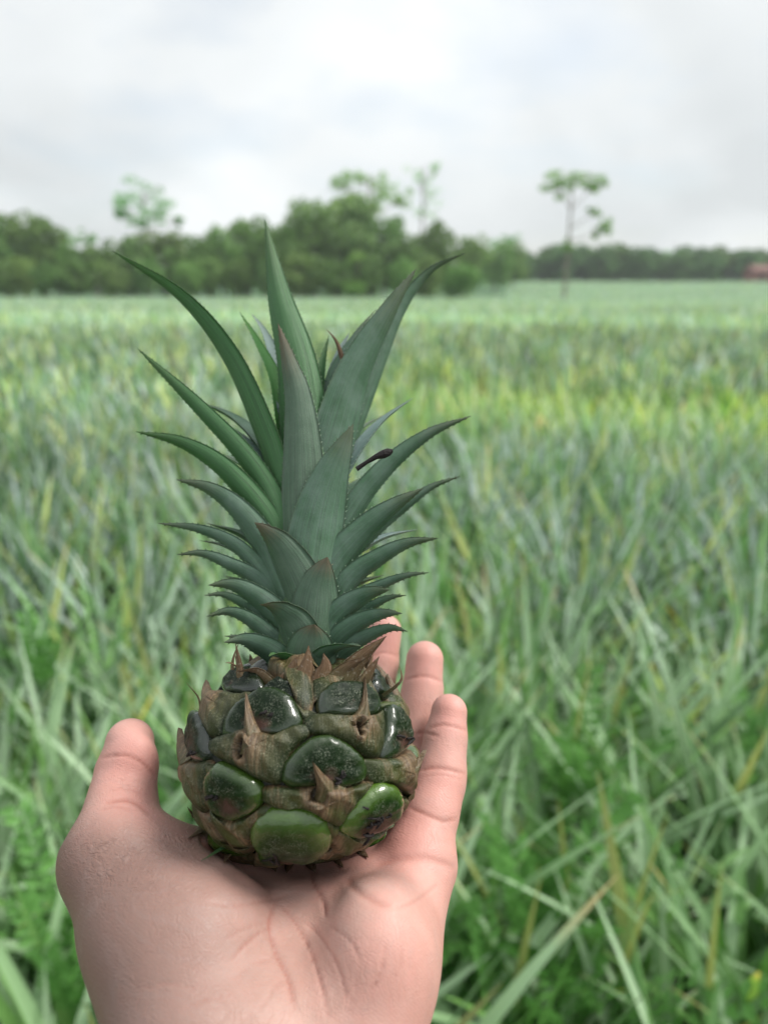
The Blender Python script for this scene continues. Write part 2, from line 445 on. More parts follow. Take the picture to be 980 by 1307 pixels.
# leaf meshes shared by the nearest plants
LEAVES = []
for i in range(14):
    rg = np.random.default_rng(100 + i); f = i / 14
    L, lean, dr, az = leaf_params(rg, i, 14)
    V, Q, uv = strap(L * 1.10, .0148, lean, dr, 12, 5, 0, rg.normal(0, .45))
    for j in range(3):
        b = MB(); b.add(V, Q, uv=uv, tint=np.tile(tintc(rg) if j else np.array([.9, 1, .9]), (len(V), 1)), dry=np.full(len(V), dryness(rg, f) if j < 2 else rg.uniform(.1, .5) if i % 3 == 0 else -.05))
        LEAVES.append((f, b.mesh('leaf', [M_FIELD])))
MID = [plant_mesh('pineapple_plant', 200 + i, 36, 8, 3) for i in range(7)]
FAR = [plant_mesh('pineapple_plant', 300 + i, 26, 5, 3, 1.2) for i in range(6)]

def field_noise(x, y):
    return (math.sin(x * .9 + 1.3 * math.sin(y * .5)) + math.sin(y * .8 + x * .33 + 2) + math.sin(x * .21 - y * .17)) / 3
def patch_tint(x, y):
    """healthy blue-green with yellower stretches running across the field"""
    band = math.exp(-((y - (7.7 - .16 * x)) / 1.15) ** 2) * sstep(x, -2.5, 1.6)
    band += .8 * math.exp(-((y - 10.0) / .7) ** 2) * math.exp(-((x - .6) / .8) ** 2)
    band = float(min(band, 1)); nz = field_noise(x, y)
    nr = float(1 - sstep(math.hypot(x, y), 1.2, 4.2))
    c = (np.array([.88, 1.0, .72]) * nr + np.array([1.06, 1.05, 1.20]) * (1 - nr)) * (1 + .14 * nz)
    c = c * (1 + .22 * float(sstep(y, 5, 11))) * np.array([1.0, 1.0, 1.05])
    return c * (1 - band) + np.array([1.36, 1.34, .92]) * band

pts = []
rows = np.arange(.50, 160, .37)
rg = np.random.default_rng(5)
for r_i, y in enumerate(rows):
    sp = .33 if y < 30 else .55 if y < 60 else .8
    if y > 50 and r_i % 2: continue
    half = y * .60 + 1.4 if y < 9 else min(y * .95 + 7, y * .6 + 26)
    for x in np.arange(-half, half, sp):
        px = x + rg.normal(0, .05) + (sp / 2 if r_i % 2 else 0); py = y + rg.normal(0, .06)
        if rg.random() < .03: continue
        pts.append((px, py))
pts = [p for p in pts if not (math.hypot(p[0] + .0, p[1]) < .72)]
pts.sort(key=lambda p: math.hypot(p[0], p[1] * 1.0))
def inview(x, y): return abs(x) < y * .56 + .55
vis = [p for p in pts if inview(*p)]
GROUP = 'pineapple plants growing in the field'
near_labels = {}
SPECIAL = []
def put_plant(i, x, y):
    d = math.hypot(x, y); rz = rg.uniform(0, 6.28); z = float(gz(x, y)) - .02
    s = rg.uniform(.86, 1.08) * (1 + .16 * float(1 - sstep(d, 1.1, 2.3)))
    tc_ = patch_tint(x, y)
    if d < 2.3:
        o = bpy.data.objects.new('pineapple_plant', None); COL.objects.link(o)
        o.empty_display_size = .1
        n = 54
        for k in range(n):
            f = k / n
            cand = [m for (ff, m) in LEAVES if abs(ff - f) < .12] or [LEAVES[-1][1]]
            m = cand[int(rg.integers(len(cand)))]
            lf = link('leaf', m, o); lf.rotation_euler = (rg.normal(0, .05), rg.normal(0, .05), k * GA + rg.normal(0, .25))
            q = rg.uniform(.85, 1.12); lf.scale = (q, q * rg.uniform(.8, 1.2), q); lf.color = (*tc_, 1)
    elif d < 6.5: o = link('pineapple_plant', MID[int(rg.integers(len(MID)))])
    else: o = link('pineapple_plant', FAR[int(rg.integers(len(FAR)))])
    o.location = (x, y, z); o.rotation_euler = (rg.normal(0, .06), rg.normal(0, .06), rz); o.scale = (s, s, s)
    o.color = (*tc_, 1)
    tag(o, 'blue green pineapple plant in the crowded field, long pointed leaves spreading from its heart', 'pineapple plant', GROUP)
    return o
indiv = []
for i, (x, y) in enumerate(vis[:300]): indiv.append(put_plant(i, x, y))
ORD = ['first', 'second', 'third', 'fourth', 'fifth', 'sixth', 'seventh', 'eighth', 'ninth', 'tenth', 'eleventh', 'twelfth', 'thirteenth', 'fourteenth', 'fifteenth', 'sixteenth', 'seventeenth', 'eighteenth', 'nineteenth', 'twentieth',
       'twenty-first', 'twenty-second', 'twenty-third', 'twenty-fourth', 'twenty-fifth', 'twenty-sixth', 'twenty-seventh', 'twenty-eighth', 'twenty-ninth', 'thirtieth'] + [f'thirty-{w}' for w in ('first', 'second', 'third', 'fourth', 'fifth', 'sixth', 'seventh', 'eighth', 'ninth')]
def by_row(objs, rows_, words):
    for k, w in enumerate(words):
        row = sorted([o for o in objs if abs(o.location.y - rows_[k]) < .18], key=lambda o: o.location.x)
        for j, o in enumerate(row):
            o['label'] = f'pineapple plant, {ORD[j]} from the left in the {w} row of the field'
by_row(indiv, [r for r in rows if r > .5][:8], ['nearest', 'second nearest', 'third nearest', 'fourth nearest', 'fifth nearest', 'sixth nearest', 'seventh nearest', 'eighth nearest'])

# the thousands behind them: one object
def far_field(rest):
    lod = []
    for q, (n, seg, W) in enumerate(((16, 3, 1.7), (11, 2, 2.4), (8, 1, 3.6))):
        L = []
        for v in range(5):
            rg2 = np.random.default_rng(700 + 10 * q + v); b = MB()
            for k in range(n):
                Ll, lean, dr, az = leaf_params(rg2, k, n)
                V, Q, uv = strap(Ll, .0150 * W * rg2.uniform(.8, 1.2), lean * .9, dr, seg, 2, az, rg2.normal(0, .6), fold=0)
                b.add(V, Q, uv=uv, tint=np.tile(tintc(rg2), (len(V), 1)), dry=np.full(len(V), dryness(rg2, k / n)))
            L.append((np.concatenate(b.V), np.concatenate(b.Q), np.concatenate(b.UV), np.concatenate(b.A['tint']), np.concatenate(b.A['dry'])))
        lod.append(L)
    B = MB(); rg2 = np.random.default_rng(8)
    for (x, y) in rest:
        d = math.hypot(x, y); q = 0 if d < 20 else 1 if d < 45 else 2
        q = max(q, 0 if inview(x, y) else 1)
        V, Q, uv, ti, dr = lod[q][int(rg2.integers(5))]
        a = rg2.uniform(0, 6.28); s = rg2.uniform(.85, 1.1) * (1 if d < 60 else 1.25)
        ca, sa = math.cos(a) * s, math.sin(a) * s
        W = np.stack([V[:, 0] * ca - V[:, 1] * sa + x, V[:, 0] * sa + V[:, 1] * ca + y, V[:, 2] * min(s, 1.08) + float(gz(x, y))], -1)
        tt = np.array(patch_tint(x, y)) * (1 + .12 * math.sin(y * .35 + x * .05) )
        B.add(W, Q, uv=uv, tint=ti * tt, dry=dr)
    me = B.mesh('pineapple_plants_beyond', [M_FIELD])
    tag(link('pineapple_plants_beyond', me), 'far rows of pineapple plants blurring into one green carpet before the trees', 'pineapple plants', GROUP, 'stuff')
left_out = set()
far_field([p for p in vis[300:] + [q for q in pts if not inview(*q) and q[1] > 8.9] if p[1] < 158 and not (p[0] < p[1] * .16 and p[1] > 84)])
# a few plants just outside the frame so that the field goes on at its sides
side = [(x, y) for y in np.arange(-1.5, 9, .42) for x in np.arange(-9.5, 9.5, .40) if not inview(x, max(y, 0)) and not (abs(x) < max(y, 0) * .60 + 1.35 and y > .5) and math.hypot(x, y) > .75]
side = [(x + rg.normal(0, .05), y + rg.normal(0, .05)) for x, y in side]
b = MB()
for (x, y) in side:
    me = FAR[int(rg.integers(len(FAR)))]
    n = len(me.vertices); V = np.empty(n * 3, np.float32); me.vertices.foreach_get('co', V); V = V.reshape(-1, 3)
    Q = np.empty(len(me.loops), np.int32); me.loops.foreach_get('vertex_index', Q)
    ti = np.empty(n * 3, np.float32); me.attributes['tint'].data.foreach_get('vector', ti)
    a = rg.uniform(0, 6.28); ca, sa = math.cos(a), math.sin(a)
    b.add(np.stack([V[:, 0] * ca - V[:, 1] * sa + x, V[:, 0] * sa + V[:, 1] * ca + y, V[:, 2] + float(gz(x, y))], -1), Q.reshape(-1, 4),
          tint=ti.reshape(-1, 3), dry=np.zeros(n))
tag(link('pineapple_plants_aside', b.mesh('pineapple_plants_aside', [M_FIELD])), 'pineapple plants continuing the field past both sides of the view', 'pineapple plants', GROUP, 'stuff')

# ------------------------------------------------------------------ weeds between the plants
def weed_mesh(seed):
    rg = np.random.default_rng(seed); b = MB()
    for s in range(9):
        az = s * GA + rg.normal(0, .3); L = rg.uniform(.18, .42); lean = rg.uniform(.15, .9)
        d = np.array([math.cos(az) * math.sin(lean), math.sin(az) * math.sin(lean), math.cos(lean)])
        side = np.cross(d, [0, 0, 1]); side /= np.linalg.norm(side)
        p0 = np.array([0, 0, 0.]); r = .0018
        up = np.cross(side, d)
        b.add([p0 + side * r, p0 - side * r, p0 + d * L - side * r * .4, p0 + d * L + side * r * .4], [[0, 1, 2, 3]], rnd=np.full(4, .3))
        for k in range(3, 13):
            t = k / 12.5; c = p0 + d * L * t - np.array([0, 0, .08 * t * t])
            for sg in (-1, 1):
                a = side * sg * .8 + d * .5 + np.array([0, 0, rg.uniform(-.3, .2)]); a /= np.linalg.norm(a)
                l = .038 * rg.uniform(.7, 1.25); w = np.cross(a, up); w /= np.linalg.norm(w); w = w * l * .28
                b.add([c, c + a * l * .45 + w + up * .004, c + a * l, c + a * l * .45 - w + up * .004], [[0, 1, 2, 3]], rnd=np.full(4, rg.random()))
    return b.mesh('weed', [M_WEED], smooth=False)
WEEDS = [weed_mesh(900 + i) for i in range(4)]
WL = [(.28, 1.12), (.42, 1.22), (.22, 1.35), (.36, 1.48), (.20, 1.6), (.5, 1.55), (-.62, 1.15), (-.72, 1.35), (-.5, 1.6), (-.9, 1.7), (.34, 1.02), (.75, 1.3), (-.55, .98),
      (.16, 1.85), (.62, 1.9), (.3, 2.1), (1.1, 1.8), (-.3, 2.0), (-1.1, 2.1), (.8, 1.05), (.22, 1.0), (-.44, 1.3)]
for i, (x, y) in enumerate(WL[::2] + WL[1:8:4]):
    o = link('weed', WEEDS[i % 4]); o.location = (x, y, float(gz(x, y)) + .25); s = rg.uniform(.9, 1.3); o.scale = (s, s, s); o.rotation_euler = (0, 0, rg.uniform(0, 6))
    o.location.z = .26 if i % 3 else .40
    o_lab = 0
    tag(o, 'small bright green feathery weed showing between blurred pineapple leaves near the camera', 'weed', 'weeds between the pineapple plants')

# beads of rain caught on leaves and weeds
def dew():
    k = NT('water_drop'); k.set(Base_Color=(1, 1, 1, 1), Roughness=.02, Transmission_Weight=1.0, IOR=1.33)
    V0, T0 = ico(2); b = MB(); rg = np.random.default_rng(77); dg = bpy.context.evaluated_depsgraph_get(); dg.update()
    n = 0
    while n < 260:
        x = rg.uniform(-1.6, 1.8); y = rg.uniform(.8, 3.2)
        hit, loc, nor, _, ob, _m = SC.ray_cast(dg, Vector((x, y, 1.5)), Vector((rg.normal(0, .1), rg.normal(0, .1), -1)))
        n += 1
        if not hit or loc.z < .15: continue
        r = rg.uniform(.0012, .0034); b.add(V0 * r * np.array([1, 1, .8]) + np.array(loc) + np.array(nor) * r * .5 * (1 if nor.z > 0 else -1), T=T0)
    tag(link('rain_drops', b.mesh('rain_drops', [k.m])), 'tiny beads of rain glinting on the nearest leaves and weeds', 'water drops', kind='stuff')
dew()

# ================================================================== trees
def tube(P, R, n=7):
    P = np.asarray(P, float); R = np.asarray(R, float); V = []
    for i in range(len(P)):
        T = P[min(i + 1, len(P) - 1)] - P[max(i - 1, 0)]; T /= np.linalg.norm(T) + 1e-9
        a = np.cross(T, [0, 1, 0.1]); a /= np.linalg.norm(a) + 1e-9; c = np.cross(T, a)
        th = np.arange(n) / n * 2 * np.pi
        V.append(P[i] + R[i] * (np.cos(th)[:, None] * a + np.sin(th)[:, None] * c))
    return np.concatenate(V), grid_quads(n, len(P), True)

def leaf_cloud(b, centre, rad, n, size, rg, shell=.5):
    d = rg.normal(size=(n, 3)); d /= np.linalg.norm(d, axis=1)[:, None]
    rr = (shell + (1 - shell) * rg.random(n)) ** .6
    C = centre + d * rr[:, None] * rad
    nn = rg.normal(size=(n, 3)) + d * .8 + np.array([0, 0, .6]); nn /= np.linalg.norm(nn, axis=1)[:, None]
    a = np.cross(nn, rg.normal(size=(n, 3))); a /= np.linalg.norm(a, axis=1)[:, None]; c = np.cross(nn, a)
    s = (size * rg.uniform(.6, 1.3, n))[:, None]
    V = np.stack([C + a * s, C + c * s * .55, C - a * s, C - c * s * .55], 1).reshape(-1, 3)
    rnd = np.repeat(np.clip(rg.normal(.45, .22, n), 0, 1), 4)
    b.add(V, np.arange(n * 4).reshape(-1, 4), rnd=rnd)

def round_tree(seed, H, Rw, low=.12, nclump=34, nl=110, size=.28):
    """broad forest-edge tree: crown reaching nearly to the ground"""
    rg = np.random.default_rng(seed); cb = MB(); tb = MB()
    z0 = H * low; hc = (H - z0) / 2; cen = np.array([0, 0, z0 + hc])
    lean = rg.normal(0, .04, 2)
    P = [[0, 0, -.3], [lean[0] * H * .3, lean[1] * H * .3, H * .35], [lean[0] * H, lean[1] * H, H * .75]]
    V, Q = tube(catmull(P, 8), np.linspace(.028 * H, .008 * H, 8)); tb.add(V, Q)
    for k in range(nclump):
        d = rg.normal(size=3); d /= np.linalg.norm(d); q = rg.uniform(.45, .95)
        c = cen + d * np.array([Rw * .85, Rw * .85, hc * .88]) * q
        if c[2] < z0 * .8: c[2] = z0 + rg.random() * hc * .4
        leaf_cloud(cb, c, np.array([1, 1, .75]) * Rw * rg.uniform(.24, .42), nl, size, rg, .6)
        if k < 9:
            s = np.array([lean[0] * H * .5, lean[1] * H * .5, H * (.25 + .4 * rg.random())])
            V, Q = tube(catmull([s, (s + c) / 2 + [0, 0, .2], c], 5), np.linspace(.010 * H, .003 * H, 5), 5); tb.add(V, Q)
    return tb.mesh('trunk', [M_BARK]), cb.mesh('crown', [M_TREE], smooth=False)

def slim_tree(seed, H, clumps, trunk_r, leaf_n=160, size=.22, fork=.6, airy=.3):
    """tall slender tree; clumps: (dx, z, rx, rz) pads of leaves at the ends of real limbs"""
    rg = np.random.default_rng(seed); cb = MB(); tb = MB()
    bend = rg.normal(0, .02 * H, 2)
    def tr(z): t = z / H; return np.array([bend[0] * math.sin(t * 3), bend[1] * math.sin(t * 2.2), z])
    zs = np.linspace(-.3, H * .93, 12)
    V, Q = tube([tr(z) for z in zs], np.linspace(trunk_r, trunk_r * .35, 12)); tb.add(V, Q)
    for (dx, z, rx, rz_) in clumps:
        dy = rg.normal(0, abs(dx) * .5 + .4); c = tr(H * fork) * 0 + np.array([dx, dy, z])
        s = tr(min(z * .82, H * .9) if abs(dx) > .5 else z * .9)
        V, Q = tube(catmull([s, (s * .5 + c * .5) + np.array([0, 0, -.05 * abs(dx)]), c], 7), np.linspace(trunk_r * .38, trunk_r * .1, 7), 5); tb.add(V, Q)
        for k in range(5):
            e = c + rg.normal(size=3) * np.array([rx, rx, rz_]) * .6
            V, Q = tube([s * .3 + c * .7, e], [trunk_r * .13, trunk_r * .05], 4); tb.add(V, Q)
        for k in range(7):
            e = c + rg.normal(size=3) * np.array([rx, rx, rz_]) * .42
            leaf_cloud(cb, e, np.array([rx, rx, rz_]) * .42, leaf_n // 7, size, rg, airy)
    return tb.mesh('trunk', [M_BARK]), cb.mesh('crown', [M_TREE], smooth=False)

def order_labels(lst, txt):
    for j, o in enumerate(sorted(lst, key=lambda o: o.location.x / o.location.y)): o['label'] = txt.format(ORD[j])
# place by bearing: x = (px-490)/FPX * distance for a thing at distance along the view
CP, SP = math.cos(math.radians(PITCH)), math.sin(math.radians(PITCH))
def bearing(px, Y):
    # ground point at world distance Y seen in column px near the horizon
    return (px - 490) / FPX * Y / CP * (CP * CP + 0 * SP) * 1.0 + 0.0 if False else (px - 490) / FPX * (Y * CP)
def plant_tree(meshes, px, Y, label, tint, s=1.0, group=None, cat='tree', name='tree', rz=None, sx=1.0):
    x = bearing(px, Y)
    o = bpy.data.objects.new(name, None); COL.objects.link(o); o.empty_display_size = 1
    o.location = (x, Y, float(gz(x, Y))); o.rotation_euler = (0, 0, rg.uniform(0, 6.28) if rz is None else rz); o.scale = (s * sx, s * sx, s)
    t = link('trunk', meshes[0], o); c = link('crown', meshes[1], o); c.color = (*tint, 1); o.color = (*tint, 1)
    tag(o, label, cat, group); return o
def hpx(y0, y1, Y): return (y1 - y0) * Y / FPX * 1.02        # metres spanned by image rows at distance Y

RT = [round_tree(40 + i, 8.0, 3.6, low=.03 + .03 * (i % 3)) for i in range(6)]
G1 = 'trees of the forest edge behind the field'
#  px, top row, distance, width factor, tint
edge = [(-30, 285, 84, 1.2), (12, 272, 90, 1.15), (48, 276, 88, .9), (95, 312, 80, .9), (70, 308, 92, .8), (135, 306, 82, .9), (170, 300, 84, .85), (212, 294, 86, .95),
        (248, 297, 82, .85), (283, 292, 84, .8), (318, 276, 88, .85), (345, 280, 82, .8), (372, 284, 92, .8), (398, 258, 90, .85), (428, 250, 96, 1.0), (455, 256, 90, .95), (490, 272, 90, .8),
        (515, 300, 84, .7), (552, 282, 88, .75), (600, 300, 100, .7), (632, 306, 112, .7), (655, 309, 120, .7), (30, 322, 78, .7), (190, 325, 78, .7), (385, 318, 78, .75), (470, 322, 78, .7), (300, 325, 78, .7), (340, 330, 77, .8), (430, 328, 77, .8), (515, 326, 77, .7), (545, 322, 79, .7), (240, 330, 77, .8), (145, 332, 76, .8), (95, 330, 77, .8), (5, 325, 77, .8), (60, 332, 76, .8), (402, 322, 79, .8), (268, 326, 79, .7)]
EDGE = []
for i, (px, top, Y, sx) in enumerate(edge):
    z0 = float(gz(0, Y)); base_row = 345 + (CAM_H - z0) * FPX / Y
    H = hpx(top, base_row, Y); s = H / 8.0
    t = (1.0 + .25 * random.uniform(-1, 1)); tint = (t * random.uniform(.9, 1.15), t, t * random.uniform(.85, 1.1))
    EDGE.append(plant_tree(RT[i % 6], px, Y, 'rounded dense green tree in the forest edge behind the left half of the field', tint, s, G1, sx=sx * min(1.2, 6.2 / H + .35)))
order_labels(EDGE, 'rounded dense green tree, {} from the left along the near forest edge')
# the low dark bush that juts into the field
BUSH = round_tree(60, 3.6, 2.4, low=.0, nclump=26, nl=90, size=.2)
plant_tree(BUSH, 592, 74, 'dark rounded bush at the right end of the near trees, beside the pale field edge', (.8, .95, .8), 1.0, cat='bush', name='bush')
plant_tree(BUSH, 452, 76, 'low light green bush at the foot of the tallest trees, left of the dark bush', (1.1, 1.2, .9), .6, cat='bush', name='bush')
# the distant wood on the right
RF = [round_tree(80 + i, 6.6, 3.6, low=.0, nclump=24, nl=80, size=.42) for i in range(4)]
WOOD = []
for i in range(27):
    px = 628 + i * 15.5; Y = 168 + (i % 3) * 6
    z0 = float(gz(0, Y)); top = 318 + random.uniform(-5, 7); base_row = 345 + (CAM_H - z0) * FPX / Y
    s = hpx(top, base_row, Y) / 6.6
    WOOD.append(plant_tree(RF[i % 4], px, Y, 'small dark tree in the low distant wood closing the field at the right', (.62 * random.uniform(.85, 1.15), .72, .70), s, 'trees of the distant wood on the right'))
order_labels(WOOD, 'small dark tree, {} from the left in the low distant wood at the right')

def slim(px, Y, top, label, seed, clumps_px, tint, trunk=.16, leaf_n=180, size=.2, group=None, base=None):
    leaf_n = int(leaf_n * 2.4); size *= .62; clumps_px = [(a, b_ + 17, w * 1.12, h * 1.0) for a, b_, w, h in clumps_px]; top += 16
    """clumps_px: (px, row, half width px, half height px)"""
    z0 = float(gz(0, Y)); br = 345 + (CAM_H - z0) * FPX / Y; H = hpx(top, br, Y); m = Y / FPX
    cl = [((cx - px) * m, (br - cy) * m * 1.02, w * m, h * m) for (cx, cy, w, h) in clumps_px]
    plant_tree(slim_tree(seed, H, cl, trunk, leaf_n, size), px, Y, label, tint, 1.0, rz=0, name='tree', group=group)  # the bluer tints below paint distance haze into the foliage colour
slim(722, 72, 214, 'tall slender lone tree in the field at right, drooping leaf clump on its right side', 1,
     [(706, 236, 16, 11), (728, 226, 22, 8), (744, 236, 12, 8), (765, 280, 9, 14), (750, 262, 7, 5), (722, 300, 9, 6)], (1.5, 1.5, 1.5), .17, 230, .22)
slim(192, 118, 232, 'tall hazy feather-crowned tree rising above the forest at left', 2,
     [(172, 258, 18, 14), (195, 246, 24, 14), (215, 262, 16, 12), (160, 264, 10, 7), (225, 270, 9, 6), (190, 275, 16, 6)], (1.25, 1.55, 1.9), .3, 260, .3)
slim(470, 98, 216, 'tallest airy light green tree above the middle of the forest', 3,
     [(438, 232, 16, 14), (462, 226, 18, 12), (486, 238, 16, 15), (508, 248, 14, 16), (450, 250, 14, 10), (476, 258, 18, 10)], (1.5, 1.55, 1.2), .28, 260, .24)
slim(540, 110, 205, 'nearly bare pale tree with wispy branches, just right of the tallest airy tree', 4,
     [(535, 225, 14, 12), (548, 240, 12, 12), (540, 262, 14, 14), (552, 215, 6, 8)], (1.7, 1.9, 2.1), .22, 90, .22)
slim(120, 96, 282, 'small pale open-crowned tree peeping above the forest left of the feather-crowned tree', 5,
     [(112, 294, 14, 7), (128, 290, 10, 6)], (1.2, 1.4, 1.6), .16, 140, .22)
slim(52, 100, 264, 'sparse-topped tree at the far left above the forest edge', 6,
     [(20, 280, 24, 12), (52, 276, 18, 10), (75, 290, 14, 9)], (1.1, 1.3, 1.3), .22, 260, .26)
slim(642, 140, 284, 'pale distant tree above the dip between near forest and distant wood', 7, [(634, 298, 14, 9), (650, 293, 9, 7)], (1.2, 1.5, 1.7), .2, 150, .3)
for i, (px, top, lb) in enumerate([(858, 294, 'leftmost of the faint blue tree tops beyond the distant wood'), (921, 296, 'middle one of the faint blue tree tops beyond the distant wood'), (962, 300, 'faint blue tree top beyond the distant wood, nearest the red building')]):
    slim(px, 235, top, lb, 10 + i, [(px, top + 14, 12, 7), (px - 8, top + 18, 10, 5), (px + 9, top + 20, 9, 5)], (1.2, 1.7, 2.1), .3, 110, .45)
slim(126, 76, 312, 'young tree with a pale bare trunk standing before the forest edge at left', 15, [(126, 322, 12, 8)], (1.3, 1.3, 1.0), .16, 180, .2)
slim(458, 77, 300, 'young tree with a thin pale trunk before the tall trees in the middle', 16, [(456, 312, 12, 8)], (1.3, 1.3, 1.0), .12, 180, .2)

# ------------------------------------------------------------------ the red building at the far right
def box(b, x0, x1, y0, y1, z0, z1):
    V = [[x, y, z] for z in (z0, z1) for y in (y0, y1) for x in (x0, x1)]
    b.add(V, [[0, 2, 3, 1], [4, 5, 7, 6], [0, 1, 5, 4], [2, 6, 7, 3], [0, 4, 6, 2], [1, 3, 7, 5]])
def red_building():
    Y = 158; x0 = bearing(963, Y); z = float(gz(0, Y))
    o = bpy.data.objects.new('farm_building', None); COL.objects.link(o); o.location = (x0, Y, z)
    mw = m_simple('faded_red_paint', (.26, .10, .085), .7, .2, 1.2); mr = m_simple('rusty_roof', (.20, .09, .07), .6, .25, 1); md = m_simple('dark_opening', (.04, .03, .03), .6)
    b = MB(); box(b, 0, 6, 0, 5, 0, 2.7); link('wall', b.mesh('wall', [mw], False), o)
    b = MB(); b.add([[-.3, -.4, 2.7], [6.3, -.4, 2.7], [6.3, 2.5, 3.7], [-.3, 2.5, 3.7], [6.3, 5.4, 2.7], [-.3, 5.4, 2.7]], [[0, 1, 2, 3], [3, 2, 4, 5]], [[0, 3, 5], [1, 4, 2]])
    link('roof', b.mesh('roof', [mr], False), o)
    for (a, w, h, zz) in ((1.2, .9, 2.0, .02),): 
        b = MB(); box(b, a, a + w, -.05, .02, zz, zz + h); link('door', b.mesh('door', [md], False), o)
    b = MB(); box(b, 3.4, 4.4, -.04, .02, 1.1, 1.9); link('window', b.mesh('window', [md], False), o)
    tag(o, 'small faded red farm building at the far right edge of the field', 'building')
red_building()

# ================================================================== the hand and the pineapple: local frame = hand-held, X right, Y away, Z up of the gaze
ROT = Matrix.Rotation(math.radians(-PITCH), 4, 'X')       # tilted with the holder's gaze
HOLD = Matrix.Translation((0, 0, CAM_H)) @ ROT
def H(px, py, d): return np.array([(px - 490) / FPX * d, d, (653.5 - py) / FPX * d])
U = .24 / FPX                                             # metres per photo pixel at the fruit

# ---- fruit
FD = .240
TILT = math.radians(15)
FC = H(384, 977, FD)                                      # fruit centre
RX, RZ = 137 * U, 124 * U
AX = np.array([0, math.sin(TILT), math.cos(TILT)]); FW = np.array([0, -math.cos(TILT), math.sin(TILT)]); RI = np.array([1., 0, 0])
def fsurf(lon, lat, h):
    lon, lat, h = np.broadcast_arrays(np.asarray(lon, float), lat, h)
    cl = np.cos(lat) ; r = np.abs(cl) ** .82
    x = RX * r * np.sin(lon); f = RX * r * np.cos(lon); z = RZ * np.sin(lat) * np.where(lat < 0, .80, 1.0)
    nx, nf, nz = cl * np.sin(lon), cl * np.cos(lon), np.sin(lat) * 1.1
    return FC + (x + nx * h)[..., None] * RI + (f + nf * h)[..., None] * FW + (z + nz * h)[..., None] * AX

root = bpy.data.objects.new('pineapple', None); COL.objects.link(root)
base_pt = FC - AX * RZ
root.matrix_world = HOLD @ Matrix.Translation(Vector(base_pt)); root.empty_display_size = .02
tag(root, 'small green pineapple with a tall leafy crown resting on the open palm', 'pineapple')
def part(name, b, mats, smooth=True, parent=None):
    b.V = [v - base_pt for v in b.V]
    return link(name, b.mesh(name, mats, smooth), parent or root)

b = MB(); lo = np.linspace(0, 2 * np.pi, 97)[:-1]; la = np.linspace(-np.pi / 2 + .02, np.pi / 2 - .02, 49)
LO, LA = np.meshgrid(lo, la); b.add(fsurf(LO, LA, .0000).reshape(-1, 3), grid_quads(96, 49, True)); part('fruit_body', b, [M_CORE])

# which spot of the fruit's skin a traced photo pixel lies on
_lo, _la = np.meshgrid(np.radians(np.arange(-90, 90.1, .75)), np.radians(np.arange(-80, 80.1, .75)))
_S = fsurf(_lo, _la, .0022); _px = _S[..., 0] / _S[..., 1] * FPX + 490; _py = 653.5 - _S[..., 2] / _S[..., 1] * FPX
_N = _S - FC; _vis = (np.sum(_N * _S, -1) < 0)
_flo, _fla, _fx, _fy = _lo[_vis], _la[_vis], _px[_vis], _py[_vis]
def px2ll(x, y):
    i = int(((_fx - x) ** 2 + (_fy - y) ** 2).argmin()); return _flo[i], _fla[i]
def Z1(x, y): return 200 + x / 2.45, 780 + y / 2.45

def outline_ll(poly, n):
    """traced outline -> n smooth points in lon/lat around the piece"""
    P = np.array([px2ll(*Z1(x, y)) for x, y in poly]); return smooth_loop(P, n)
def smooth_loop(P, n):
    m = len(P); k = np.arange(m)
    seg = np.linalg.norm(np.roll(P, -1, 0) - P, axis=1) + 1e-4; cum = np.concatenate([[0], np.cumsum(seg)]); T = np.linspace(0, cum[-1], n, endpoint=False); out = []
    for t in T:
        i = min(np.searchsorted(cum, t, side='right') - 1, m - 1); u = (t - cum[i]) / seg[i]
        p0, p1, p2, p3 = P[(i - 1) % m], P[i], P[(i + 1) % m], P[(i + 2) % m]
        cm = .5 * ((2 * p1) + (p2 - p0) * u + (2 * p0 - 5 * p1 + 4 * p2 - p3) * u * u + (3 * p1 - p0 - 3 * p2 + p3) * u ** 3)
        out.append(.45 * cm + .55 * (p1 * (1 - u) + p2 * u))
    return np.array(out)

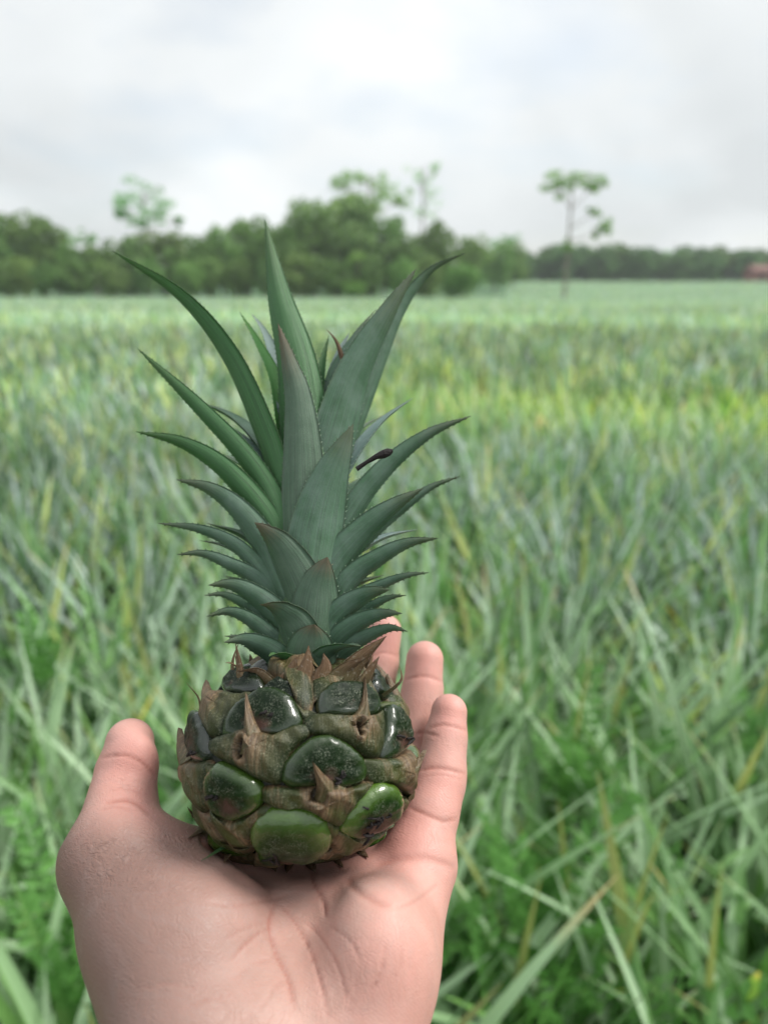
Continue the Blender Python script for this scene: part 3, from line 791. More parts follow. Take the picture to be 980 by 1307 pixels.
def patch(OL, kind, ripe, brown, seed, cen=None, Hh=None, hole=None, spike=None, grow=1.0):
    """one raised piece of the skin. OL outline (n,2) lon/lat; cen its middle; kind 'fruitlet' or 'bract'"""
    rg = np.random.default_rng(seed); n = len(OL); nr = 18
    c = OL.mean(0) if cen is None else np.array(cen)
    rho = np.linspace(0, 1, nr) ** .6
    L = c + (OL - c)[None] * (rho * grow)[:, None, None]
    R = np.repeat(rho[:, None], n, 1)
    cl = math.cos(c[1]) ** .82
    # metres from the middle
    sx_ = (L[..., 0] - c[0]) * RX * cl; sy_ = (L[..., 1] - c[1]) * RZ
    ext = max(np.abs(sx_).max(), 1e-4), max(np.abs(sy_).max(), 1e-4)
    ang = np.arctan2(sy_ / ext[1], sx_ / ext[0])
    ph = rg.uniform(0, 6)
    if kind == 'fruitlet':
        Hh = .0044 if Hh is None else Hh
        h = Hh * (1 - R ** 6.0) ** .6 * (1 + .30 * sy_ / ext[1] - .10 * np.abs(sx_ / ext[0]) ** 2)
        h -= Hh * .26 * np.exp(-((sx_ / ext[0] / .45) ** 2 + ((sy_ / ext[1] + .25) / .42) ** 2))
        h += .00020 * np.sin(ang * 31 + ph + 2.2 * np.sin(ang * 3 + ph)) * np.exp(-((R - .80) / .12) ** 2) * sstep(np.sin(ang), -.1, .5)
        h += .00020 * np.sin(ang * 7 + ph) * np.exp(-((R - .55) / .25) ** 2)
        ctr = np.clip(1 - np.sqrt((sx_ / ext[0]) ** 2 + (sy_ / ext[1] + .35) ** 2) * 1.45, 0, 1) * rg.uniform(.45, 1.0) * (.4 + brown)
        m = MB(); m.add(fsurf(L[..., 0], L[..., 1], h).reshape(-1, 3), grid_quads(n, nr, True), rad=R.ravel(), ripe=np.full(R.size, ripe), ctr=ctr.ravel())
        part('fruitlet', m, [M_EYE])
        return
    Hh = .0036 if Hh is None else Hh
    h = -.0006 + (Hh + .0006) * (1 - R ** 5.0) ** .6
    h += (.00022 * np.sin(sx_ * 1500 + ph + sy_ * 500) + .0003 * np.sin(sy_ * 900 + sx_ * 700 + ph)) * (1 - R ** 4)
    br = .10 + brown * .50 + .55 * sstep(R, .86, 1.0) * (.4 + brown) + .35 * brown * np.sin(sx_ * 700 + sy_ * 300 + ph)
    sl = np.zeros_like(h)
    if spike is not None:
        (bx, by), (tx, ty) = spike
        bl = np.array(px2ll(*Z1(bx, by))) if bx is not None else np.array(by); tl = np.array(px2ll(*Z1(tx, ty))) if tx is not None else np.array(ty)
        dx = (L[..., 0] - bl[0]) * RX * cl; dy = (L[..., 1] - bl[1]) * RZ
        h += .0016 * np.exp(-(dx / .0042) ** 2 - (dy / .006) ** 2)
        br += .85 * np.exp(-(dx / .0056) ** 2 - ((dy - .001) / .0068) ** 2)
        rdx = np.sqrt(dx * dx + dy * dy); h += .00022 * np.sin(np.arctan2(dy - .004, dx) * 17 + ph) * np.exp(-((rdx - .007) / .005) ** 2) * (1 - R ** 4)
    if hole is not None:
        hx, hy, hr, hh = hole
        hl = np.array(px2ll(*Z1(hx, hy))) if hr < 200 else np.array((hx, hy)); hr = hr % 1000
        dx = (L[..., 0] - hl[0]) * RX * cl / (hr / 2.45 * U); dy = (L[..., 1] - hl[1]) * RZ / (hh / 2.45 * U)
        q = np.sqrt(dx * dx + dy * dy)
        h -= .0030 * sstep(q, 1.1, .6); h += .0008 * np.exp(-((q - 1.25) / .28) ** 2)
        sl = sstep(q, 1.15, .7); br += .9 * np.exp(-((q - 1.25) / .32) ** 2)
    m = MB(); m.add(fsurf(L[..., 0], L[..., 1], h).reshape(-1, 3), grid_quads(n, nr, True), uv=np.stack([sx_ * 60, sy_ * 40], -1).reshape(-1, 2),
                    brown=np.clip(br, 0, 1.2).ravel(), slit=sl.ravel(), ripe=np.full(R.size, ripe), rad=R.ravel())
    if spike is not None:                                      # the dry point: a tent of skin rising to a tip over the fruitlet
        nt_, nu_ = 16, 11; t = np.linspace(0, 1, nt_)[:, None]; u = np.linspace(-1, 1, nu_)[None]
        d = np.array([(tl[0] - bl[0]) * RX * cl, (tl[1] - bl[1]) * RZ]); Ls = np.linalg.norm(d) + 1e-6; d /= Ls; nrm = np.array([d[1], -d[0]])
        w = (.0046 * (1 - t) ** 3.0 + .0010 * (1 - t ** 2)) * min(1, .35 + Ls / .012)
        a = -.0015 + (Ls + .0015) * t + 0 * u
        X = d[0] * a + nrm[0] * w * u; Y = d[1] * a + nrm[1] * w * u + .0008 * np.sin(t * 3) * u
        hh_ = Hh + .0012 + .0018 * t ** 1.2 - (.0030 * (1 - t) + .0006) * np.abs(u) ** 1.5 + .0003 * np.sin(u * 9 + t * 4)
        for off, flip in ((0, 1), (-.0005, -1)):
            q = grid_quads(nu_, nt_); q = q if flip > 0 else q[:, ::-1]
            m.add(fsurf(bl[0] + X / (RX * cl), bl[1] + Y / RZ, hh_ + off).reshape(-1, 3), q, uv=np.stack([(u * .5 + .5) * w * 90 + 0 * t, t * .3 + 0 * u], -1).reshape(-1, 2),
                  brown=np.clip(.45 + .8 * t + .2 * np.abs(u), 0, 1.2).ravel() if flip > 0 else np.ones(nt_ * nu_), slit=np.zeros(nt_ * nu_), ripe=np.full(nt_ * nu_, ripe), rad=np.full(nt_ * nu_, .3))
    part('bract', m, [M_BRACT])
    return

PIECES = [
 ('f', .32, .5, [(205,385),(208,350),(240,300),(290,270),(330,250),(380,248),(420,270),(445,320),(450,345),(430,365),(390,385),(345,388),(300,380),(240,395)]),
 ('b', .15, .20, [(158,400),(200,385),(270,362),(320,375),(380,385),(430,358),(470,348),(478,380),(430,420),(400,470),(395,520),(370,548),(310,525),(270,500),(230,480),(180,455),(155,430)], dict(spike=((300,420),(297,288)), hole=(274,432,13,27))),
 ('f', .25, .4, [(508,290),(510,260),(535,238),(590,230),(650,238),(690,265),(705,295),(690,320),(640,325),(570,320),(520,318)]),
 ('b', .15, .18, [(462,330),(500,318),(560,322),(640,332),(690,320),(712,305),(718,350),(715,410),(700,455),(660,455),(620,425),(570,400),(520,385),(480,378),(465,355)], dict(spike=((640,345),(630,242)), hole=(627,372,11,22))),
 ('f', .42, .5, [(393,530),(400,480),(440,430),(490,395),(540,392),(600,420),(645,460),(658,500),(650,530),(600,548),(570,552),(530,545),(470,548),(420,552)]),
 ('b', .30, .55, [(322,562),(360,550),(420,555),(480,552),(540,550),(600,555),(650,538),(684,535),(660,570),(620,620),(575,680),(530,660),(480,630),(430,615),(370,620),(330,600)], dict(spike=((532,566),(484,472)), hole=(500,575,20,24))),
 ('f', .30, .6, [(712,300),(740,300),(775,340),(792,380),(795,420),(760,450),(715,458),(708,420),(720,370)]),
 ('b', .35, .5, [(655,465),(700,460),(760,455),(797,430),(815,460),(813,530),(797,580),(760,545),(720,535),(680,540),(658,510)], dict(spike=((782,505),(800,440)))),
 ('f', .10, .1, [(660,180),(700,168),(740,195),(775,215),(790,240),(778,270),(740,275),(700,255),(670,225)]),
 ('b', .80, .2, [(705,278),(760,272),(790,270),(808,310),(818,370),(802,390),(780,345),(745,305),(712,298)], dict(spike=((782,268),(757,165)), Hh=.0028)),
 ('f', .60, .9, [(150,560),(160,510),(200,475),(260,500),(310,530),(322,570),(318,610),(290,640),(235,658),(190,645),(160,610)]),
 ('b', .35, .85, [(160,612),(185,650),(235,662),(290,645),(330,612),(368,622),(330,660),(300,700),(290,745),(240,740),(190,690),(158,650)], dict(Hh=.0030)),
 ('f', .15, .4, [(95,400),(105,350),(125,312),(150,320),(158,380),(155,430),(140,465),(110,470),(92,440)]),
 ('b', .20, .5, [(84,460),(110,475),(150,465),(160,480),(150,520),(145,570),(155,610),(140,640),(108,600),(88,540)], dict(spike=((92,475),(76,370)), Hh=.003)),
 ('f', .10, .2, [(205,232),(225,205),(280,190),(320,200),(330,225),(322,245),(270,250),(215,248)]),
 ('b', .15, .25, [(140,330),(160,270),(205,248),(270,254),(325,255),(270,290),(215,340),(200,385),(160,390),(144,365)], dict(spike=((165,300),(150,215)))),
 ('f', .80, 1.25, [(295,700),(310,660),(350,632),(410,622),(470,630),(520,660),(542,700),(538,745),(500,775),(440,787),(370,780),(320,750)]),
 ('b', .3, 1.0, [(292,755),(320,762),(370,785),(440,792),(510,780),(552,760),(605,792),(540,806),(440,812),(340,800)], dict(Hh=.002)),
 ('f', .88, 1.2, [(580,690),(600,640),(650,575),(700,540),(745,548),(765,590),(755,640),(700,690),(640,715),(600,712)]),
 ('b', .5, .95, [(540,690),(575,692),(600,716),(640,720),(700,695),(757,650),(752,682),(690,712),(640,762),(590,792),(552,768),(545,730)], dict(Hh=.0028)),
 ('f', 1.0, .1, [(592,795),(640,767),(690,715),(730,697),(726,735),(685,780),(630,800)], dict(Hh=.0030)),
 ('f', .05, .1, [(335,232),(380,208),(420,225),(432,260),(400,272),(345,247)], dict(Hh=.0030)),
 ('b', .15, .7, [(375,150),(430,120),(480,140),(490,200),(488,270),(470,312),(440,290),(420,240),(385,200)], dict(spike=((466,170),(478,100)))),
 ('b', .15, .6, [(490,190),(540,140),(600,120),(650,150),(662,215),(700,262),(690,270),(640,238),(580,228),(520,236),(500,275),(488,240)], dict(spike=((650,190),(690,95)))),
 ('b', .4, .4, [(518,652),(548,664),(578,686),(548,730),(542,705)], dict(Hh=.0022)),
 ('b', .4, .35, [(335,655),(368,624),(430,616),(480,632),(410,621),(350,631),(308,662),(292,700),(296,735),(284,720)], dict(Hh=.0015)),
 ('b', .1, .2, [(432,262),(470,312),(505,318),(462,335),(448,322),(425,275)], dict(Hh=.0020)),
 ('b', .3, .95, [(96,600),(140,642),(158,652),(190,700),(240,745),(288,752),(292,790),(230,775),(170,730),(120,670)], dict(Hh=.0025)),
 ('b', .25, .3, [(146,468),(160,480),(196,474),(160,510),(150,560),(143,540)], dict(Hh=.0020)),
 ('b', .5, .6, [(765,590),(797,585),(812,540),(815,600),(795,650),(757,690),(757,640)], dict(Hh=.0025)),
 ('f', .1, .1, [(150,250),(200,232),(215,205),(245,180),(200,185),(165,215)], dict(Hh=.0025)),
]
sd_ = 0
for pc in PIECES:
    sd_ += 1; kw = dict(pc[4]) if len(pc) > 4 else {}
    OL = outline_ll(pc[3], 64)
    patch(OL, 'fruitlet' if pc[0] == 'f' else 'bract', pc[1], pc[2], sd_, grow=1.09 if pc[0] == 'f' else 1.07, **kw)
def remnants(x, y, n, sz, seed):
    rg = np.random.default_rng(seed); q = MB()
    for j in range(n):
        a = rg.uniform(0, 6.28); l = sz * rg.uniform(.5, 1); x0, y0 = x + rg.normal(0, sz * .25), y + rg.normal(0, sz * .25); P = []
        for i in range(5):
            f = i / 4; ll = px2ll(*Z1(x0 + math.cos(a) * l * f + sz * .15 * math.sin(f * 5), y0 + math.sin(a) * l * f)); P.append(fsurf(ll[0], ll[1], .0036 + .0006 * math.sin(f * 3)))
        V, Q = tube(P, np.array([.0006, .0007, .0005, .0006, .0002]) * rg.uniform(.5, .9), 5); q.add(V, Q)
    part('dried_flower', q, [M_SCAR])
for a in ((360, 745, 5, 34, 1), (378, 772, 3, 25, 2), (190, 575, 4, 30, 3), (345, 330, 2, 22, 4), (575, 520, 4, 30, 5), (775, 400, 3, 26, 6), (690, 640, 6, 45, 7), (665, 660, 5, 40, 9), (130, 440, 2, 20, 8)): remnants(*a)
# the sides, back, top and underside go on with the same fruitlets and bracts
rg = np.random.default_rng(31)
TF = np.array([(math.cos(a) * (1 if abs(math.cos(a)) < .8 else .96), math.sin(a)) for a in np.linspace(0, 2 * np.pi, 17)[:-1]])
TB = np.array([(-1, .45), (-.5, .25), (0, .15), (.5, .25), (1, .45), (1.05, 0), (.7, -.55), (.25, -.95), (-.25, -.95), (-.7, -.55), (-1.05, 0)])
for row, (lat, n, ph) in enumerate(((-66, 5, .3), (-38, 7, .0), (-10, 8, .4), (18, 8, .0), (45, 7, .4), (68, 5, 0))):
    for k in range(n):
        lon = (k + ph) * 2 * math.pi / n + math.radians(180); lon = (lon + math.pi) % (2 * math.pi) - math.pi
        if abs(lon) < math.radians(92) and abs(lat) < 60: continue
        if abs(lat) > 60 and abs(lon) < math.radians(60): continue
        sd_ += 1; la_ = math.radians(lat); cl = max(math.cos(la_), .3) ** .82
        wl = RX * cl * math.pi / n
        sc = np.array([wl * .80 / (RX * cl), .0085 / RZ]); c = np.array([lon, la_ + .12])
        patch(smooth_loop(c + TF * sc, 48), 'fruitlet', .15 + .5 * (lat < 0), .5, sd_)
        c = np.array([lon, la_ - .17]); sc = np.array([wl * .98 / (RX * cl), .0078 / RZ])
        patch(smooth_loop(c + TB * sc, 48), 'bract', .3, .5, sd_, spike=((None, (lon, la_ - .12)), (None, (lon, la_ + .22))))

# ---- crown leaves
def crown_leaf(phi, pts_px, W, fwd_tip, mat, name='crown_leaf', p=1.8, gut=.42, nseg=30, spines=True, fwd_base=None, curlback=0.0, th=.0009, label=None, wbase=.8, twist=0.0, face=0.0):
    """a leaf of the crown. phi: degrees round the stem (0 faces the viewer, + right); points are traced
       (column,row) of its mid line from base to tip; W half width px; fwd_tip px towards the viewer"""
    ph = math.radians(phi)
    C2 = catmull(pts_px, nseg + 1); t = np.linspace(0, 1, nseg + 1)
    stem = lambda y: np.interp(y, [480, 560, 640, 720, 800, 860], [10, 18, 28, 38, 46, 52])
    fb = stem(pts_px[0][1]) * math.cos(ph) if fwd_base is None else fwd_base
    if fwd_tip is None: fwd_tip = abs(pts_px[-1][0] - 388) / max(abs(math.tan(ph)), .3) * (1 if math.cos(ph) > 0 else -1)
    fw = fb + (fwd_tip - fb) * t ** 1.35
    dep = FD + (977 - C2[:, 1]) * U * math.tan(TILT) - fw * U
    C = np.array([H(x, y, d) for (x, y), d in zip(C2, dep)])
    # keep traced scale: H already projects back to the traced position at that depth
    T = np.gradient(C, axis=0); T /= np.linalg.norm(T, axis=1)[:, None]
    S0 = np.array([math.cos(ph), math.sin(ph), 0.0])
    S = S0 - T * (T @ S0)[:, None]; S /= np.linalg.norm(S, axis=1)[:, None]
    Nn = np.cross(S, T)                                            # outward (abaxial)
    rho = np.array([math.sin(ph), -math.cos(ph), 0.0])
    sg = np.sign((Nn[:max(2, nseg // 3)] @ rho).sum()); Nn = Nn * (sg if sg else 1)
    if face:                                                       # the blade rolls so that its outer face shows
        vw = -C / np.linalg.norm(C, axis=1)[:, None]; vw = vw - T * (vw * T).sum(1)[:, None]; vw /= np.linalg.norm(vw, axis=1)[:, None]
        Nn = Nn * (1 - face) + vw * face; Nn /= np.linalg.norm(Nn, axis=1)[:, None]; S2 = np.cross(T, Nn); S = S2 * np.sign((S2 * S).sum(1))[:, None]
    if twist:
        a_ = (twist * t ** 2)[:, None]; S, Nn = S * np.cos(a_) + Nn * np.sin(a_), Nn * np.cos(a_) - S * np.sin(a_)
    w = W * U * (1.0 + (0 if face else .34) * sstep(abs(math.sin(ph)), .5, .9)) * (wbase + (1 - wbase) * sstep(t, 0, .3)) * (1 - t ** p) ** .95
    w = np.maximum(w, .00012)
    nu = 11; u = np.linspace(-1, 1, nu)
    b = MB()
    out_ = C[:, None, :] + S[:, None, :] * (u * (1 - .12 * u * u))[None, :, None] * w[:, None, None] - Nn[:, None, :] * (gut * np.abs(u) ** 1.8)[None, :, None] * w[:, None, None]
    thk = th * (1 - .75 * np.abs(u) ** 2)[None, :, None] * (1 - .8 * t)[:, None, None]
    inn = out_ - Nn[:, None, :] * thk
    uv = np.stack([np.tile((u + 1) / 2, nseg + 1), np.repeat(t, nu)], -1)
    Q = grid_quads(nu, nseg + 1); n = nu * (nseg + 1)
    b.add(out_.reshape(-1, 3), Q, uv=uv); b.add(inn.reshape(-1, 3), Q[:, ::-1], uv=uv)
    i = np.arange(nseg) * nu
    for e in (0, nu - 1):
        q = np.stack([i + e, i + e + nu, i + e + nu + n, i + e + n], -1); b.Q.append(q if e else q[:, ::-1])
    if spines:
        Ls = np.linalg.norm(C[-1] - C[0]); ns = max(6, int(Ls / .0021))
        for e, sg in ((0, -1), (nu - 1, 1)):
            for k in range(1, ns):
                f = (k + random.uniform(-.2, .2)) / ns * nseg; i0 = int(f); fr = f - i0
                if i0 >= nseg: continue
                p0 = out_[i0, e] * (1 - fr) + out_[i0 + 1, e] * fr
                l = .0005 * random.uniform(.6, 1.2) * (1 if fr < .97 else .5)
                b.add([p0 - T[i0] * .0004, p0 + T[i0] * .0004, p0 + S[i0] * sg * l + T[i0] * l * 1.1, p0 - Nn[i0] * .0003], T=[[0, 1, 2], [0, 2, 3], [1, 3, 2]], uv=[[.02, t[i0]]] * 4)
    o = part(name, b, [mat])
    if label: o['label'] = label
    return o
A, G_, R_, P_, Y_ = M_CROWN, M_CROWN_OUT, M_CROWN_RED, M_CROWN_PALE, M_CROWN_BRIGHT
CL = [
 # back leaves first
 (-150, [(362, 560), (352, 490), (330, 440), (306, 398)], 15, -30, Y_, 1.8),
 (-165, [(372, 560), (354, 470), (338, 425), (321, 400)], 17, -45, P_, 1.8),
 (165, [(398, 560), (405, 510), (412, 465), (420, 428)], 15, -25, G_, 1.6),
 (130, [(400, 580), (430, 480), (455, 430), (480, 395)], 20, -30, A, 1.8),
 (140, [(400, 580), (425, 500), (436, 450), (446, 425)], 22, -40, P_, 2.4),
 (-140, [(368, 640), (342, 600), (318, 570), (300, 548)], 22, -35, P_, 2.2),
 (125, [(420, 650), (455, 585), (487, 541), (527, 508)], 20, -25, P_, 1.8),
 (120, [(420, 740), (458, 708), (492, 688), (533, 676)], 18, -25, P_, 1.9),
 (-120, [(368, 760), (330, 726), (290, 700), (255, 690)], 14, -20, A, 1.9),
 (150, [(410, 640), (420, 600), (438, 560), (455, 530)], 22, -25, P_, 2.2),
 # upper crown
 (-8, [(388, 610), (378, 470), (354, 370), (338, 279)], 44, -14, G_, 1.75),
 (-52, [(366, 690), (347, 610), (326, 545), (286, 455), (228, 381), (143, 320)], 27, 25, G_, 2.6, dict(fwd_base=4, wbase=.7)),
 (60, [(440, 600), (490, 460), (516, 395), (550, 348), (594, 323)], 20, -40, A, 2.6, dict(fwd_base=-30)),
 (30, [(404, 690), (424, 590), (455, 480), (496, 400), (531, 343)], 44, 22, A, 2.2, dict(fwd_base=6)),
 (-56, [(368, 715), (350, 650), (316, 590), (252, 520), (176, 445)], 23, 22, G_, 2.6),
 (-4, [(384, 700), (385, 600), (380, 510), (368, 460), (355, 413)], 37, 44, R_, 2.1, dict(fwd_base=36)),
 (56, [(410, 740), (452, 652), (494, 598), (546, 556), (601, 531)], 25, 25, A, 2.3),
 (-58, [(362, 730), (340, 668), (290, 605), (235, 568), (174, 551)], 27, 35, G_, 2.3),
 (72, [(420, 740), (478, 680), (520, 645), (552, 622), (587, 608)], 17, 20, A, 2.3),
 (10, [(396, 740), (407, 665), (422, 610), (436, 575), (451, 541)], 44, 60, A, 2.4, dict(fwd_base=48)),
 # middle crown
 (-55, [(366, 770), (340, 705), (305, 655), (268, 626), (225, 612)], 30, 40, A, 2.3),
 (-66, [(360, 775), (335, 736), (300, 698), (255, 677), (202, 668)], 18, 25, A, 2.2),
 (-70, [(360, 790), (328, 744), (292, 722), (258, 708), (226, 708)], 19, 30, A, 2.2),
 (45, [(406, 775), (432, 718), (466, 678), (502, 648), (540, 623)], 32, 50, A, 2.4),
 (60, [(412, 800), (448, 742), (480, 717), (518, 696), (559, 687)], 24, 42, A, 2.4),
 (72, [(414, 810), (455, 766), (488, 748), (518, 736), (547, 731)], 15, 35, A, 2.3),
 (-24, [(388, 790), (378, 750), (357, 705), (338, 680), (325, 667)], 40, 58, R_, 2.6),
 (4, [(398, 812), (402, 780), (406, 750), (412, 728), (418, 711)], 38, 64, R_, 3.0),
 # lower crown
 (-56, [(378, 818), (350, 785), (320, 760), (295, 748), (266, 747)], 26, 60, A, 2.4),
 (-74, [(370, 818), (335, 790), (310, 772), (285, 760), (261, 760)], 15, 40, A, 2.2),
 (-68, [(372, 840), (340, 812), (318, 793), (292, 782), (264, 787)], 19, 50, A, 2.3),
 (42, [(410, 822), (432, 788), (452, 770), (475, 758), (497, 753)], 26, 68, A, 2.6),
 (68, [(420, 825), (455, 790), (480, 772), (500, 763), (518, 760)], 14, 50, A, 2.3),
 (54, [(412, 845), (438, 812), (464, 794), (490, 785), (513, 783)], 22, 70, A, 2.5),
 (66, [(420, 850), (450, 826), (474, 812), (498, 803), (520, 806)], 17, 64, A, 2.4),
 (-24, [(384, 840), (372, 805), (357, 786), (345, 777), (332, 772)], 36, 72, R_, 2.7),
 (2, [(396, 860), (396, 838), (397, 822), (399, 808), (401, 797)], 38, 76, R_, 3.2),
 (34, [(404, 858), (420, 838), (436, 829), (448, 826), (461, 825)], 22, 80, A, 2.6),
 (-52, [(376, 860), (350, 836), (330, 824), (310, 818), (286, 820)], 22, 74, A, 2.4),
 (-66, [(372, 866), (340, 838), (320, 826), (305, 815), (287, 812)], 14, 60, A, 2.2),
 (-20, [(376, 862), (366, 845), (358, 838), (350, 836), (343, 838)], 16, 84, G_, 2.3),
]
for phi, P, W, ft, m, p, *kw in CL:
    sd2 = abs(math.sin(math.radians(phi))) > .6 and math.cos(math.radians(phi)) > 0 and P[0][1] > 700
    crown_leaf(phi, P, W * (.84 if sd2 else 1), ft, m, p=p + (.2 if sd2 else 0), gut=.5 if sd2 else .42, face=.62 if sd2 else 0, **(kw[0] if kw else {}))
# rear of the lower crown, unseen from the front: the same leaves go right round the stem
for k in range(16):
    phi = 100 + k * 160 / 15; y0 = 850 - (k * 53) % 230; s_ = math.sin(math.radians(phi))
    L = 60 + (850 - y0) * .35
    crown_leaf(phi, [(388 + 20 * s_, y0), (388 + s_ * (25 + L * .5), y0 - L * .55), (388 + s_ * (30 + L), y0 - L * .8)], 20, -(30 + L) * abs(math.cos(math.radians(phi))), A, p=2.2, spines=False)
# stem core
b = MB(); V, Q = tube([H(388, y, FD + (977 - y) * U * math.tan(TILT)) for y in (880, 800, 720, 640, 560)], np.array([48, 38, 28, 18, 8]) * U, 16); b.add(V, Q); part('stem', b, [M_CROWN_OUT])
# dry bracts where crown and fruit meet
DR = [
 (4, [(388, 915), (382, 880), (392, 850), (394, 824)], 22, 104), (-14, [(372, 900), (368, 872), (372, 855), (379, 838)], 20, 98), (18, [(412, 895), (412, 868), (416, 850), (413, 834)], 22, 98),
 (32, [(440, 890), (446, 866), (462, 842), (493, 812)], 22, 92), (46, [(458, 885), (470, 866), (478, 850), (484, 838)], 13, 88), (24, [(425, 880), (436, 862), (450, 850), (470, 838)], 16, 96),
 (-34, [(350, 895), (336, 870), (322, 858), (300, 858)], 18, 92), (-46, [(322, 900), (306, 872), (304, 848), (301, 822)], 11, 84), (-60, [(312, 890), (296, 866), (296, 842), (306, 818)], 10, 60),
 (-55, [(330, 880), (310, 860), (296, 848), (288, 846)], 12, 70), (60, [(490, 890), (506, 878), (514, 866), (510, 850)], 8, 60), (-75, [(268, 935), (256, 910), (252, 890), (238, 872)], 6, 30),
 (-80, [(262, 925), (262, 905), (264, 890), (262, 876)], 4, 30), (80, [(528, 1000), (532, 990), (535, 985), (538, 976)], 6, 20), (-80, [(246, 1044), (243, 1038), (241, 1034), (239, 1030)], 4, 20),
 (-20, [(356, 905), (352, 885), (356, 870), (362, 858)], 15, 100), (8, [(398, 905), (400, 880), (404, 862), (408, 850)], 14, 100),
]
for phi, P, W, ft in DR: crown_leaf(phi, P, W, ft, M_DRY, name='dry_bract', p=1.5, spines=False, fwd_base=ft - 8, gut=.35, nseg=16, th=.0006, twist=random.uniform(-.5, .5))
for k in range(9):
    phi = 80 + k * 200 / 8; s_ = math.sin(math.radians(phi)); c_ = math.cos(math.radians(phi))
    crown_leaf(phi, [(388 + 70 * s_, 885), (388 + 85 * s_, 860), (388 + 90 * s_, 835)], 16, 90 * c_, M_DRY, name='dry_bract', p=1.5, spines=False, fwd_base=75 * c_, nseg=10)
# the curled dead tips and the skirt of leaf under the fruit
crown_leaf(20, [(440, 463), (434, 446), (428, 434), (416, 420)], 5, 12, M_DRY2, name='dead_leaf_tip', p=1.4, fwd_base=4, gut=.9, spines=False, label='curled brown dead leaf tip', twist=1.5)
b = MB(); V, Q = tube([H(x, y, .236) for x, y in ((455, 599), (468, 590), (480, 583), (489, 580), (496, 577), (501, 575))], np.array([3.2, 2.6, 3.6, 5.6, 5.2, 2.2]) * U, 9); b.add(V, Q)
o = part('dried_bud', b, [M_SCAR]); o['label'] = 'shrivelled black brown bud stalk'
# ---- the hand: one continuous skin grown from tapered bones (smooth distance field, polygonised)
def cone(P, a, ra, c, rc):
    a = np.asarray(a); c = np.asarray(c); ba = c - a; L2 = ba @ ba
    h = np.clip(((P - a) @ ba) / L2, 0, 1)
    d = P - a - h[:, None] * ba
    return np.sqrt((d * d).sum(1)) - (ra + (rc - ra) * h)
def ell(P, c, r, Rm=None):
    q = (P - c) if Rm is None else (P - c) @ Rm
    r = np.asarray(r); k0 = np.sqrt(((q / r) ** 2).sum(1)); k1 = np.sqrt(((q / r ** 2) ** 2).sum(1)) + 1e-9
    return k0 * (k0 - 1) / k1
def smin(a, b, k):
    h = np.clip(.5 + .5 * (b - a) / k, 0, 1); return b * (1 - h) + a * h - k * h * (1 - h)
mm = .001
J = dict(
 wrist=H(330, 1500, .178),
 c5=H(446, 1345, .196), c4=H(400, 1350, .199), c3=H(350, 1352, .199), c2=H(300, 1352, .199), c1=H(232, 1330, .196),
 m5=H(534, 1110, .243), m4=H(480, 1122, .254), m3=H(415, 1126, .262), m2=H(342, 1120, .262),
)
